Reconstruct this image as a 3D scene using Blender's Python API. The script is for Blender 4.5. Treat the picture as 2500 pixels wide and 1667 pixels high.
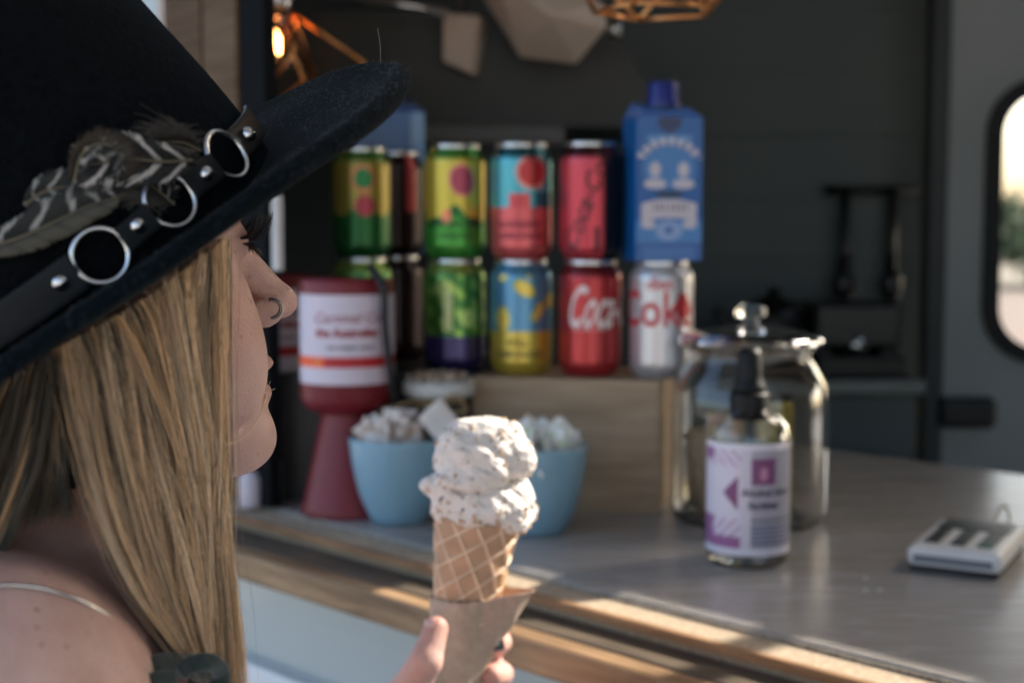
import bpy, bmesh, math, random
import numpy as np
from mathutils import Vector, Matrix, noise as mnoise
random.seed(7); RNG = np.random.default_rng(7)
for o in list(bpy.data.objects): bpy.data.objects.remove(o)
S = bpy.context.scene; COL = S.collection

# ------------------------------------------------------------------ camera, sky, sun, exposure
CAM = np.array([0., 0., 1.5]); PITCH = math.radians(4.71)
cd = bpy.data.cameras.new('camera'); cam = bpy.data.objects.new('camera', cd); COL.objects.link(cam); S.camera = cam
cd.lens = 50; cd.sensor_width = 36; cd.clip_start = .02; cd.clip_end = 500
cam.location = CAM; cam.rotation_euler = (math.pi/2-PITCH, 0, 0)
cd.dof.use_dof = True; cd.dof.focus_distance = .665; cd.dof.aperture_fstop = 7.0; cd.dof.aperture_blades = 0

SUN = Vector((.82, .45, .64)).normalized()
w = bpy.data.worlds.new('World'); S.world = w; w.use_nodes = True
nt = w.node_tree; bg = nt.nodes['Background']
sk = nt.nodes.new('ShaderNodeTexSky'); sk.sky_type = 'NISHITA'; sk.sun_disc = False
sk.sun_elevation = math.asin(SUN.z); sk.sun_rotation = math.atan2(SUN.x, SUN.y)
sk.air_density = 1.0; sk.dust_density = 3.8; sk.ozone_density = 1.0
nt.links.new(sk.outputs[0], bg.inputs[0]); bg.inputs[1].default_value = .15
sl = bpy.data.lights.new('sun', 'SUN'); so = bpy.data.objects.new('sun', sl); COL.objects.link(so)
sl.energy = 3.8; sl.angle = math.radians(.5); sl.color = (1, .93, .82)
so.rotation_euler = SUN.to_track_quat('Z', 'Y').to_euler(); so.location = (3, 2, 5)
S.view_settings.view_transform = 'Standard'; S.view_settings.look = 'None'
S.view_settings.exposure = 1.62; S.view_settings.gamma = 1
S.view_settings.use_curve_mapping = False

# ------------------------------------------------------------------ measuring helpers
_F = np.array([0, math.cos(PITCH), -math.sin(PITCH)]); _U = np.array([0, math.sin(PITCH), math.cos(PITCH)]); _X = np.array([1., 0, 0])
def ray(px, py):
    return _F + _X*((px-1250)/3472) - _U*((py-833.5)/3472)
def W(px, py, Y):
    d = ray(px, py); return CAM + d*(Y/d[1])
def Wz(px, py, z):
    d = ray(px, py); return CAM + d*((z-1.5)/d[2])
def xat(px, Y): return (px-1250)/3472*Y*1.0034

# ------------------------------------------------------------------ tagging helpers
def lin(c):
    c = np.asarray(c, float)/255.; return tuple(np.where(c <= .04045, c/12.92, ((c+.055)/1.055)**2.4))
def tag(o, label=None, cat=None, group=None, kind=None):
    if label: o['label'] = label
    if cat: o['category'] = cat
    if group: o['group'] = group
    if kind: o['kind'] = kind
    return o
def thing(name, label, cat, loc=(0, 0, 0), rz=0, group=None):
    o = bpy.data.objects.new(name, None); COL.objects.link(o); o.empty_display_size = .02
    o.location = loc; o.rotation_euler = (0, 0, rz); return tag(o, label, cat, group)
def mobj(name, v, f, mat=None, parent=None, smooth=False, col=None, loc=None, rz=0):
    me = bpy.data.meshes.new(name)
    v = np.asarray(v, dtype=np.float32)
    if isinstance(f, np.ndarray):
        nf, k = f.shape
        me.vertices.add(len(v)); me.vertices.foreach_set('co', v.ravel())
        me.loops.add(nf*k); me.loops.foreach_set('vertex_index', f.astype(np.int32).ravel())
        me.polygons.add(nf); me.polygons.foreach_set('loop_start', np.arange(nf, dtype=np.int32)*k)
        me.update(calc_edges=True); me.validate()
    else:
        me.from_pydata(v.tolist(), [], [list(x) for x in f]); me.update()
    if smooth: me.polygons.foreach_set('use_smooth', np.ones(len(me.polygons), bool))
    if mat: me.materials.append(mat)
    if col is not None:
        a = me.color_attributes.new('Col', 'FLOAT_COLOR', 'POINT')
        c = np.ones((len(v), 4), np.float32); c[:, :3] = col; a.data.foreach_set('color', c.ravel())
    o = bpy.data.objects.new(name, me); COL.objects.link(o)
    if parent is not None: o.parent = parent
    if loc is not None: o.location = loc
    if rz: o.rotation_euler = (0, 0, rz)
    return o
def bevel(o, w_, seg=2):
    m = o.modifiers.new('bevel', 'BEVEL'); m.width = w_; m.segments = seg; m.limit_method = 'ANGLE'; return o
def boxg(c, s, R=None):
    c = np.array(c, float); s = np.array(s, float)/2
    v = np.array([[x, y, z] for x in (-1, 1) for y in (-1, 1) for z in (-1, 1)], float)*s
    if R is not None: v = v@np.array(R).T
    return v+c, [(0, 1, 3, 2), (4, 6, 7, 5), (0, 4, 5, 1), (2, 3, 7, 6), (0, 2, 6, 4), (1, 5, 7, 3)]
def box(name, c, s, mat, parent=None, bev=0, R=None, **k):
    v, f = boxg(c, s, R); o = mobj(name, v, f, mat, parent, **k)
    if bev: bevel(o, bev)
    return o
def join(parts):
    V = []; Fs = []; n = 0
    for v, f in parts:
        V.append(np.asarray(v, float)); Fs += [tuple(int(i)+n for i in q) for q in f]; n += len(v)
    return np.vstack(V), Fs
def lathe(prof, n=48, cx=0, cy=0):
    V = []; F = []
    a = np.linspace(0, 2*np.pi, n, endpoint=False); m = len(prof)
    for r, z in prof: V.append(np.stack([cx+r*np.cos(a), cy+r*np.sin(a), np.full(n, z)], 1))
    for i in range(m-1):
        for j in range(n):
            k = (j+1) % n; F.append((i*n+j, i*n+k, (i+1)*n+k, (i+1)*n+j))
    return np.vstack(V), F
def tubeg(pts, r, n=8, closed=False):
    pts = np.asarray(pts, float); m = len(pts); r = np.broadcast_to(r, (m,))
    if closed: T = np.roll(pts, -1, 0)-np.roll(pts, 1, 0)
    else: T = np.gradient(pts, axis=0)
    T /= np.linalg.norm(T, axis=1)[:, None]+1e-12
    up = np.array([0, 0, 1.]) if abs(T[0][2]) < .9 else np.array([1., 0, 0])
    N = []; nv = up-T[0]*(up@T[0])
    for t in T:
        nv = nv-t*(nv@t); nv /= np.linalg.norm(nv); N.append(nv.copy())
    N = np.array(N); B = np.cross(T, N); a = np.linspace(0, 2*np.pi, n, endpoint=False)
    V = (pts[:, None]+(N[:, None]*np.cos(a)[None, :, None]+B[:, None]*np.sin(a)[None, :, None])*r[:, None, None]).reshape(-1, 3)
    F = []
    for i in range(m if closed else m-1):
        i2 = (i+1) % m
        for j in range(n):
            k = (j+1) % n; F.append((i*n+j, i*n+k, i2*n+k, i2*n+j))
    if not closed: F.append(tuple(range(n))[::-1]); F.append(tuple((m-1)*n+j for j in range(n)))
    return V, F
def spline(P, n):
    P = np.asarray(P, float); m = len(P); t = np.linspace(0, m-1, n); i = np.clip(t.astype(int), 0, m-2); u = (t-i)[:, None]
    Q = np.vstack([2*P[0]-P[1], P, 2*P[-1]-P[-2]]); a, b, c, d = Q[i], Q[i+1], Q[i+2], Q[i+3]
    return .5*((2*b)+(-a+c)*u+(2*a-5*b+4*c-d)*u*u+(-a+3*b-3*c+d)*u**3)
def sphg(c, r, nu=24, nv=14):
    r = np.broadcast_to(r, (3,)); V = []; F = []
    for i in range(nv+1):
        p = np.pi*i/nv
        for j in range(nu):
            q = 2*np.pi*j/nu; V.append([c[0]+r[0]*math.sin(p)*math.cos(q), c[1]+r[1]*math.sin(p)*math.sin(q), c[2]+r[2]*math.cos(p)])
    for i in range(nv):
        for j in range(nu):
            k = (j+1) % nu; F.append((i*nu+j, (i+1)*nu+j, (i+1)*nu+k, i*nu+k))
    return np.array(V), F
def grid(fn, nu, nv, wrap=False):
    """fn(u,v arrays 0..1)->xyz ; returns verts, faces, u, v"""
    u = np.linspace(0, 1, nu+1)[:(nu if wrap else nu+1)]; v = np.linspace(0, 1, nv+1)
    UU, VV = np.meshgrid(u, v); nU = len(u)
    P = fn(UU.ravel(), VV.ravel()); i, j = np.meshgrid(np.arange(nu), np.arange(nv)); i = i.ravel(); j = j.ravel(); k = (i+1) % nU
    return P, np.stack([j*nU+i, j*nU+k, (j+1)*nU+k, (j+1)*nU+i], 1), UU.ravel(), VV.ravel()

# ------------------------------------------------------------------ materials
def mat(name, color=(.5, .5, .5), rough=.5, metal=0., spec=.5, sss=0., trans=0., ior=1.45, coat=0., emit=None, es=0., sheen=0.):
    m = bpy.data.materials.new(name); m.use_nodes = True; b = m.node_tree.nodes['Principled BSDF']
    b.inputs['Base Color'].default_value = (*color[:3], 1); b.inputs['Roughness'].default_value = rough
    b.inputs['Metallic'].default_value = metal; b.inputs['Specular IOR Level'].default_value = spec
    b.inputs['IOR'].default_value = ior; b.inputs['Transmission Weight'].default_value = trans
    b.inputs['Subsurface Weight'].default_value = sss; b.inputs['Coat Weight'].default_value = coat
    b.inputs['Sheen Weight'].default_value = sheen
    if emit: b.inputs['Emission Color'].default_value = (*emit, 1); b.inputs['Emission Strength'].default_value = es
    return m
def N(m, t, **k):
    n = m.node_tree.nodes.new(t)
    for a, v in k.items():
        if hasattr(n, a): setattr(n, a, v)
        else: n.inputs[a.replace('_', ' ')].default_value = v
    return n
def L(m, a, b): m.node_tree.links.new(a, b)
def B(m): return m.node_tree.nodes['Principled BSDF']
def coords(m, scale=(1, 1, 1), rot=(0, 0, 0), kind='Object'):
    t = N(m, 'ShaderNodeTexCoord'); mp = N(m, 'ShaderNodeMapping'); mp.inputs['Scale'].default_value = scale; mp.inputs['Rotation'].default_value = rot
    L(m, t.outputs[kind], mp.inputs[0]); return mp.outputs[0]
def noisy(m, c1, c2, scale=20, stretch=(1, 1, 1), detail=6, bump=0., lo=.3, hi=.7, rot=(0, 0, 0), dist=0., rr=None, bd=.001):
    co = coords(m, stretch, rot); n = N(m, 'ShaderNodeTexNoise'); n.inputs['Scale'].default_value = scale; n.inputs['Detail'].default_value = detail
    n.inputs['Distortion'].default_value = dist; L(m, co, n.inputs['Vector'])
    r = N(m, 'ShaderNodeValToRGB'); r.color_ramp.elements[0].position = lo; r.color_ramp.elements[1].position = hi
    r.color_ramp.elements[0].color = (*c1, 1); r.color_ramp.elements[1].color = (*c2, 1)
    L(m, n.outputs['Fac'], r.inputs[0]); L(m, r.outputs[0], B(m).inputs['Base Color'])
    if bump:
        bp = N(m, 'ShaderNodeBump'); bp.inputs['Strength'].default_value = bump; bp.inputs['Distance'].default_value = bd
        L(m, n.outputs['Fac'], bp.inputs['Height']); L(m, bp.outputs[0], B(m).inputs['Normal'])
    if rr:
        mr = N(m, 'ShaderNodeMapRange'); mr.inputs['To Min'].default_value = rr[0]; mr.inputs['To Max'].default_value = rr[1]
        L(m, n.outputs['Fac'], mr.inputs[0]); L(m, mr.outputs[0], B(m).inputs['Roughness'])
    return m
def attrmat(name, rough=.4, metal=0., coat=0., spec=.5):
    m = mat(name, rough=rough, metal=metal, coat=coat, spec=spec); a = N(m, 'ShaderNodeVertexColor'); a.layer_name = 'Col'
    L(m, a.outputs[0], B(m).inputs['Base Color']); return m

M = {}
M['can'] = attrmat('printed_can', .30, .60, .25)
M['print'] = attrmat('printed_paper', .5)
M['jet'] = mat('jet_plastic', (.004, .0045, .005), .5, spec=.3)
M['carton'] = attrmat('glossy_carton', .28, 0, .4)
M['alu'] = mat('aluminium', (.62, .62, .62), .28, 1.)
M['steel'] = mat('steel', (.62, .61, .6), .2, 1.)
M['black'] = noisy(mat('black_plastic', rough=.4), (.010, .011, .012), (.018, .019, .02), 30)
M['rubber'] = mat('black_rubber', (.012, .012, .013), .6)
M['glass'] = mat('clear_glass', (.97, .985, .98), .02, trans=1., ior=1.47)
M['pane'] = mat('window_glass', (.98, .99, .99), .01, trans=1., ior=1.01)
M['liquid'] = mat('clear_gel', (.95, .96, .97), .03, trans=1., ior=1.34)
M['copper'] = noisy(mat('copper_wire', rough=.35, metal=1.), (.62, .28, .10), (.80, .40, .16), 40)
M['white'] = noisy(mat('white_plastic', rough=.35), (.62, .61, .60), (.70, .69, .67), 15)
M['twine'] = noisy(mat('jute_twine', rough=.9), (.30, .19, .09), (.45, .31, .17), 400, bump=.5)
def wood(name, c1, c2, rot=(0, 0, 0), sc=14, rough=.6, bump=.25):
    return noisy(mat(name, rough=rough), c1, c2, sc, (1, 9, 9), 9, bump, .3, .72, rot, .6)

# ------------------------------------------------------------------ the van side and counter frame: s along the side, o outward
E0 = Wz(1300, 1397, 1.2); _a = Wz(633, 1232, 1.2); _b = Wz(2350, 1662, 1.2)
D = (_a-_b); D[2] = 0; D /= np.linalg.norm(D)              # along the hatch, towards the far end
NO = np.array([-abs(D[1]), -abs(D[0]), 0.])                 # outward
def V(s, o, z): return np.array([E0[0]+D[0]*s+NO[0]*o, E0[1]+D[1]*s+NO[1]*o, z])
def so_of(p): q = np.asarray(p)[:2]-E0[:2]; return float(q@D[:2]), float(q@NO[:2])
ANG = math.atan2(D[1], D[0])
def vbox(name, s0, s1, o0, o1, z0, z1, m, parent=None, bev=0):
    v = np.array([[s, -o, z] for s in (s0, s1) for o in (o0, o1) for z in (z0, z1)])
    c = v.mean(0); h = np.abs(v-c).max(0)*2
    # local frame: x along D, y = inward
    vv, f = boxg((0, 0, 0), h)
    R = np.array([[D[0], -NO[0], 0], [D[1], -NO[1], 0], [0, 0, 1]])
    ob = mobj(name, vv, f, m, parent)
    ctr = V(c[0], -c[1], c[2])
    if parent is not None:
        ctr = np.array((parent.matrix_world.inverted() @ Vector(ctr)))
    ob.location = ctr; ob.rotation_euler = (0, 0, math.atan2(D[1], D[0]))
    if bev: bevel(ob, bev)
    return ob
def empty_w(name, label, cat, p=(0, 0, 0), group=None):
    o = thing(name, label, cat, p, 0, group); bpy.context.view_layer.update(); return o

# ground, far outside
g = noisy(mat('ground', rough=.95), (.10, .085, .06), (.17, .14, .10), .6, detail=8)
tag(mobj('bounce_sheet', [(-30, -30, .004), (14, -30, .004), (14, 8, .004), (-30, 8, .004)], [(0, 1, 2, 3)], noisy(mat('pale_bounce', rough=.9), (.37, .35, .325), (.45, .43, .40), 1.5, detail=8)), kind='structure')  # unseen pale sheet added to bounce warm fill light
tag(mobj('ground', [(-150, -150, 0), (150, -150, 0), (150, 150, 0), (-150, 150, 0)], [(0, 1, 2, 3)], g), kind='structure')
tag(mobj('road', [(-60, 14, .004), (60, 14, .004), (60, 31, .004), (-60, 31, .004)], [(0, 1, 2, 3)],
    noisy(mat('pale_gravel', rough=.95), (.11, .08, .062), (.17, .125, .10), 8)), kind='structure')

# interior shell (all in the s/o frame)
m_in = noisy(mat('grey_panelling', rough=.5), (.078, .097, .098), (.100, .120, .121), 3)
m_in2 = noisy(mat('dark_ceiling', rough=.6), (.06, .065, .065), (.08, .085, .085), 4)
m_van = noisy(mat('van_side_grey', rough=.3, coat=.4), (.37, .41, .40), (.42, .46, .445), 1.2)
m_van2 = noisy(mat('van_side_white', rough=.3, coat=.4), (.66, .67, .68), (.70, .71, .72), 1.2)  # whiter tone, used on the lower panel and lid
m_floor = noisy(mat('vinyl_floor', rough=.5), (.05, .05, .05), (.08, .08, .08), 12)
sunT = (2.3-1.197)/SUN.z
shell = dict()
def floorlike(name, z0, z1, m, holes=False):
    if not holes: return tag(vbox(name, -2.6, 1.6, -2.3, -.02, z0, z1, m), kind='structure')
tag(vbox('floor', -3.6, 3.0, -4.6, -.02, .30, .35, m_floor), kind='structure')
# roof with a made-up opening, shaped to let the sun patches in
RZ = 2.3
_k = (SUN.x*NO[0]+SUN.y*NO[1])/SUN.z
oA, oB = -.042+_k*(RZ-1.197), .235+_k*(RZ-1.47)
sc = so_of((SUN.x*sunT, SUN.y*sunT)+E0[:2])[0]
hs0, hs1 = sc-.42, sc+so_of(Wz(1085, 1375, 1.197))[0]
roof = empty_w('van_roof', 'dark van roof over the serving counter with an opening added for the sun', 'roof', tuple(V(0, -1, RZ)))
for (s0, s1, o0, o1) in ((-3.6, hs0, -4.6, 0), (hs1, 3.0, -4.6, 0), (hs0, hs1, -4.6, oA), (hs0, hs1, oB, 0)):
    vbox('roof_panel', s0, s1, o0, o1, RZ, RZ+.03, m_in2, roof)
vbox('added_shade_bar', sc-.270, sc-.243, oA, oB, RZ+.002, RZ+.028, M['rubber'], roof)  # bar added to cast the gap in the sun patch
van = empty_w('food_van', 'white food van side with a serving hatch and timber trimmed opening', 'van', tuple(V(0, 0, 0)))
vbox('side_panel', -3.6, 3.0, -.028, .030, 1.053, 1.155, m_van, van)
vbox('upper_panel', -3.6, 3.0, -.02, .02, 2.02, RZ, m_van, van)
vbox('end_panel', -3.62, -3.6, -4.6, 0, .35, RZ, m_in, van)
vbox('end_panel', 3.0, 3.02, -4.6, 0, .35, RZ, m_in, van)
vbox('lower_panel', -3.6, 3.0, -.028, .046, .45, 1.045, m_van2, van, .004)
vbox('trim_strip', -3.6, 3.0, -.02, .026, 1.045, 1.053, m_van, van)
# far jamb of the hatch
sj, _ = so_of(W(600, 1000, 1.6))
def s_at(px, o=0.):   # s where the vertical plane o=.0 crosses this pixel column
    t = (px-1250)/3472*1.0
    # X = t*Y  on line E0 + D s
    return (t*(E0[1]+NO[1]*o)-(E0[0]+NO[0]*o))/(D[0]-t*D[1])
m_w1 = wood('brown_timber', (.070, .040, .021), (.120, .074, .042), (0, math.pi/2, 0))
B(m_w1).inputs['Specular IOR Level'].default_value = .12; m_seal = mat('door_seal_black', (.006, .007, .008), .8, spec=.08)
m_w2 = wood('tan_timber', (.090, .054, .030), (.150, .096, .056), (0, math.pi/2, 0)); B(m_w2).inputs['Specular IOR Level'].default_value = .12
s650, s592, s505, s415, s398, s372 = [s_at(x, .010) for x in (650, 592, 504, 416, 399, 374)]
lid = vbox('added_shade_lid', -3.2, s592-.02, .0, 1.16, -.012, .012, m_van2, van)  # unseen lid added to shade the figure and counter from the sky
lid.rotation_euler = (math.radians(-14), 0, math.atan2(D[1], D[0])); lid.location = Vector(V((-3.2+s592)/2, .58, 2.225))-van.location
for ss_ in (-2.9, s592-.12):
    pa, pb = V(ss_, .02, 2.04)-np.array(van.location), V(ss_, .70, 2.225)-np.array(van.location)
    v, f = tubeg([pa, pb], .008, 8); mobj('added_lid_strut', v, f, M['alu'], van, True)  # struts for the added lid
jamb = empty_w('hatch_jamb', 'brown timber upright framing the far end of the serving hatch', 'post', tuple(V(s592, 0, 1.2)))
vbox('timber_board', s592+.003, s505-.003, -.012, .012, 1.202, 2.02, m_w2, jamb, .003)
vbox('timber_board', s505+.003, s415-.003, -.05, .010, 1.202, 2.02, m_w1, jamb, .003)
vbox('rubber_seal', s650, s592, -.006, .009, 1.202, 2.02, m_seal, jamb)
vbox('white_trim', s650-.011, s650-.002, -.004, .004, 1.452, 1.53, M['white'], jamb)
vbox('trim_cover', s415+.002, s398, -.04, .011, 1.202, 2.02, noisy(mat('pinkish_trim', rough=.5), (.42, .33, .27), (.48, .38, .32), 8), van)
vbox('side_wall', s398+.002, 3.0, -.04, .010, 1.202, 2.02, m_van, van)

# ------------------------------------------------------------------ counter and ledge
m_lam = mat('grey_laminate', rough=.3)
noisy(m_lam, (.27, .245, .225), (.43, .395, .36), 14, (1.0, 30, 1), 9, .05, .3, .72, (0, 0, -ANG), .4, rr=(.16, .34))
s_back = so_of(Wz(2030, 1190, 1.2)); s_b2 = so_of(Wz(2480, 1240, 1.2))
cb = [so_of(Wz(2030, 1192, 1.2)), so_of(Wz(2500, 1243, 1.2))]
sl_ = (cb[0][1]-cb[1][1])/(cb[0][0]-cb[1][0])
def ob(s): return cb[1][1]+sl_*(s-cb[1][0])
counter = empty_w('serving_counter', 'pale grey laminate serving counter edged with timber boards', 'counter', tuple(V(0, 0, 1.17)))
org = np.array(counter.location)
s0c, s1c = -1.2, s650+.10
top = [V(s0c, 0, 1.2), V(s1c, 0, 1.2), V(s1c, min(ob(s1c), -.75), 1.2), V(s0c, ob(s0c), 1.2)]
bot = [p-np.array([0, 0, .022]) for p in top]
mobj('worktop', np.array(top+bot)-org, [(3, 2, 1, 0), (4, 5, 6, 7), (0, 1, 5, 4), (1, 2, 6, 5), (2, 3, 7, 6), (3, 0, 4, 7)], m_lam, counter)
vbox('cabinet_front', s0c, s1c, -.60, -.56, .36, 1.176, m_in, counter)
def off(px, py, z): return so_of(Wz(px, py, z))[1]
oA1 = off(1300, 1451, 1.197); oB1 = off(1300, 1532, 1.184); oC1 = off(1300, 1556, 1.184)
m_chip = noisy(mat('chipboard_strip', rough=.85), (.30, .22, .14), (.48, .38, .27), 260, (1, 1, 1), 8, .6, .3, .7)
m_oran = wood('orange_timber', (.17, .085, .035), (.36, .20, .095), (0, 0, 0))
m_dark = wood('weathered_timber', (.055, .040, .026), (.13, .095, .062), (0, 0, 0))
m_tan = wood('worn_pine', (.17, .095, .045), (.40, .25, .13), (0, 0, 0), 10)
vbox('edge_strip', s0c, s1c, .0005, .0045, 1.172, 1.1985, noisy(mat('metal_edging', rough=.3, metal=.6), (.35, .32, .28), (.5, .46, .4), 80), counter)
vbox('chipboard_board', s0c, s1c, .005, oA1-.008, 1.176, 1.196, m_chip, counter)
vbox('timber_lip', s0c, s1c, oA1-.0077, oA1, 1.1895, 1.1970, m_oran, counter, .001)
vbox('timber_rail', s0c, s1c, .006, oB1, 1.160, 1.1755, m_dark, counter)
vbox('timber_rail', s0c, s1c, oA1-.004, oB1-.001, 1.1757, 1.1840, m_dark, counter, .0012)
vbox('fascia_board', s0c, s1c, oB1+.0005, oC1+.006, 1.157, 1.1842, m_tan, counter, .004)
# crumbly edge bits
parts = []
for i in range(150):
    s = random.uniform(-1.0, .1); p = V(s, .0045+random.gauss(0, .0008), 1.1975)
    parts.append(sphg(p-org, (random.uniform(.0006, .0016), random.uniform(.0006, .0012), .0006), 6, 4))
v, f = join(parts); tag(mobj('crumbs', v, f, mat('dark_crumb', (.05, .035, .02), .9), counter), kind='stuff')

# ------------------------------------------------------------------ interior back: wall, door, shelf
YB = 2.75
wl = empty_w('wall', None, None, (0, YB, 0)); del wl
backwall = thing('back_wall', None, None, (0, YB, 0)); backwall['kind'] = 'structure'
for i in range(17):
    z0 = .35+i*.12
    if z0 > RZ-.03: break
    xr = xat(2300, YB) 
    box('plank', ((-1.9+xr)/2, .01, z0+.0585-0), (xr+1.9, .02, .1195), m_in, backwall, .0006)
box('backing', ((-1.9+xr)/2, .03, 1.3), (xr+1.9, .01, 1.95), M['rubber'], backwall)
m_door = noisy(mat('door_grey', rough=.45), (.30, .32, .315), (.35, .37, .365), 3)
YD = 2.62
door = thing('van_door', 'grey van rear door with a rounded black framed window', 'door', (xat(2300, YD), YD, .35))
def rrect(cx, cz, w_, h_, r, n=8):
    P = []
    for (sx, sz, a0) in ((1, 1, 0), (-1, 1, 90), (-1, -1, 180), (1, -1, 270)):
        for i in range(n+1):
            a = math.radians(a0+90*i/n); P.append((cx+sx*(w_/2-r)+r*math.cos(a), cz+sz*(h_/2-r)+r*math.sin(a)))
    return np.array(P)
zt = W(2450, 208, YD)[2]; zb = W(2450, 868, YD)[2]; xw0 = xat(2412, YD); ww = .62
x0d, x1d = xat(2300, YD), xat(2300, YD)+.95
wc = (xw0+ww/2, (zt+zb)/2)
inner = rrect(wc[0], wc[1], ww, zt-zb, .09); outer = rrect((x0d+x1d)/2, (2.06+.40)/2, x1d-x0d, 2.06-.40, .10)
def ring(name, A, Bp, y0, y1, m, parent):
    o_ = np.array(parent.location); n = len(A); P = []
    for y in (y0, y1):
        for q in (A, Bp): P += [(a[0]-o_[0], y-o_[1], a[1]-o_[2]) for a in q]
    F = []
    for i in range(n):
        k = (i+1) % n
        F += [(i, k, n+k, n+i), (2*n+i, 3*n+i, 3*n+k, 2*n+k), (i, 2*n+i, 2*n+k, k), (n+i, n+k, 3*n+k, 3*n+i)]
    return mobj(name, P, F, m, parent)
ring('door_panel', inner, outer, YD, YD+.03, m_door, door)
fr = ring('window_seal', rrect(wc[0], wc[1], ww-.03, zt-zb-.03, .075), rrect(wc[0], wc[1], ww+.03, zt-zb+.03, .105), YD-.012, YD-.001, M['rubber'], door)
gp = rrect(wc[0], wc[1], ww-.028, zt-zb-.028, .076)
mobj('pane', [(a[0]-x0d, YD+yy-YD, a[1]-.35) for yy in (.008, .011) for a in gp], [tuple(range(len(gp)))[::-1], tuple(range(len(gp), 2*len(gp)))]+[(i, (i+1) % len(gp), len(gp)+(i+1) % len(gp), len(gp)+i) for i in range(len(gp))], M['pane'], door)
hz = (W(2350, 958, YD)[2]+W(2350, 1045, YD)[2])/2
h_ = mobj('handle', *boxg((xat(2352, YD)-x0d, -.03, hz-.35), (.105, .035, .058)), M['black'], door); bevel(h_, .014, 4)
# door surround wall to the right and over
tag(box('door_wall', ((x1d+2.6)/2+.0, YD+.04, 1.3), (2.6-x1d, .03, 1.95), m_in), kind='structure')
surround = thing('wall_over_door', None, None, (x0d, YD, 2.0)); surround['kind'] = 'structure'
box('panel', ((x1d-x0d)/2, .045, .18), (x1d-x0d, .02, .2), m_in, surround)
# dark door gap trim
vbx = box('door_frame', (x0d-.02-x0d, .0, .95), (.035, .05, 1.9), noisy(mat('dark_trim', rough=.5), (.035, .04, .042), (.05, .055, .057), 6), door, .006)

# back counter with machine, knives, bin
YS = 2.45
bench = thing('back_bench', 'dim grey work bench along the back of the van', 'bench', (xat(1900, YS), YS, .35))
zb_ = W(2000, 915, YS)[2]; bw = xat(2230, YS)-xat(1500, YS)
box('bench_top', (xat(1865, YS)-xat(1900, YS), .08, zb_-.35-.0125), (bw, .32, .025), noisy(mat('steel_top', rough=.35, metal=.5), (.16, .17, .17), (.2, .21, .21), 20), bench, .003)
box('cabinet', (xat(1865, YS)-xat(1900, YS), .10, (zb_-.35-.03)/2), (bw-.02, .28, zb_-.35-.03), m_in, bench)
box('kick_board', (xat(1865, YS)-xat(1900, YS), -.05, .05), (bw-.04, .01, .09), M['rubber'], bench)
cm = thing('coffee_machine', 'black coffee machine standing on the back bench', 'machine', (xat(2085, YS), YS, zb_))
cw = xat(2195, YS)-xat(1985, YS); ch = W(2085, 735, YS)[2]-zb_
dk = noisy(mat('machine_black', rough=.3), (.006, .007, .007), (.012, .012, .012), 10)
box('housing', (0, .06, ch*.68), (cw, .18, ch*.6), dk, cm, .008); box('base', (0, .04, .02), (cw, .2, .036), dk, cm, .005)
box('side_column', (-cw*.38, .06, ch*.2), (cw*.2, .16, ch*.35), dk, cm, .004); box('side_column', (cw*.38, .06, ch*.2), (cw*.2, .16, ch*.35), dk, cm, .004)
v, f = lathe([(0, 0), (.022, 0), (.022, .03), (0, .03)], 20); mobj('portafilter', v+np.array([0, -.01, ch*.3]), f, M['steel'], cm, True)
kt = thing('kettle', 'small dark kettle left of the coffee machine', 'kettle', (xat(1895, YS), YS+.03, zb_))
v, f = lathe([(0, 0), (.065, 0), (.07, .02), (.062, .10), (.05, .125), (.012, .135), (.012, .15), (0, .15)], 28); mobj('kettle_body', v, f, dk, kt, True)
v, f = tubeg(spline([(.055, 0, .11), (.095, 0, .115), (.105, 0, .07), (.068, 0, .03)], 14), .007); mobj('handle', v, f, dk, kt, True)
v, f = tubeg(spline([(-.055, 0, .05), (-.085, 0, .085), (-.10, 0, .115)], 8), np.linspace(.014, .008, 8)); mobj('spout', v, f, dk, kt, True)
rk = thing('utensil_rack', 'dark wall rail with two hanging ladles above the back bench', 'rack', (xat(2120, 2.72), 2.72, W(2120, 465, 2.72)[2]))
v, f = tubeg([(-.09, 0, 0), (.09, 0, 0)], .009); mobj('rail', v, f, dk, rk, True)
for dx in (-.052, .038):
    v, f = tubeg([(dx, -.012, .005), (dx, -.012, -.11), (dx, -.012, -.155)], [.009, .011, .014]); hd = mobj('ladle_handle', v, f, dk, rk, True)
    v, f = sphg((dx, -.014, -.18), (.022, .016, .034), 16, 10); mobj('ladle_bowl', v, f, dk, rk, True)
bn = thing('waste_bin', 'dark blue bin below the bench beside the door', 'bin', (xat(2100, 2.38), 2.30, .86))
bb = mobj('bin_body', *boxg((0, 0, .12), (.15, .10, .24)), noisy(mat('navy_plastic', rough=.5), (.015, .035, .055), (.02, .045, .07), 8), bn); bevel(bb, .012, 3)
box('bin_lid', (0, 0, .248), (.156, .106, .012), dk, bn, .004)
box('bin_stand', (0, 0, -.255), (.14, .09, .505), m_in, bn)

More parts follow.
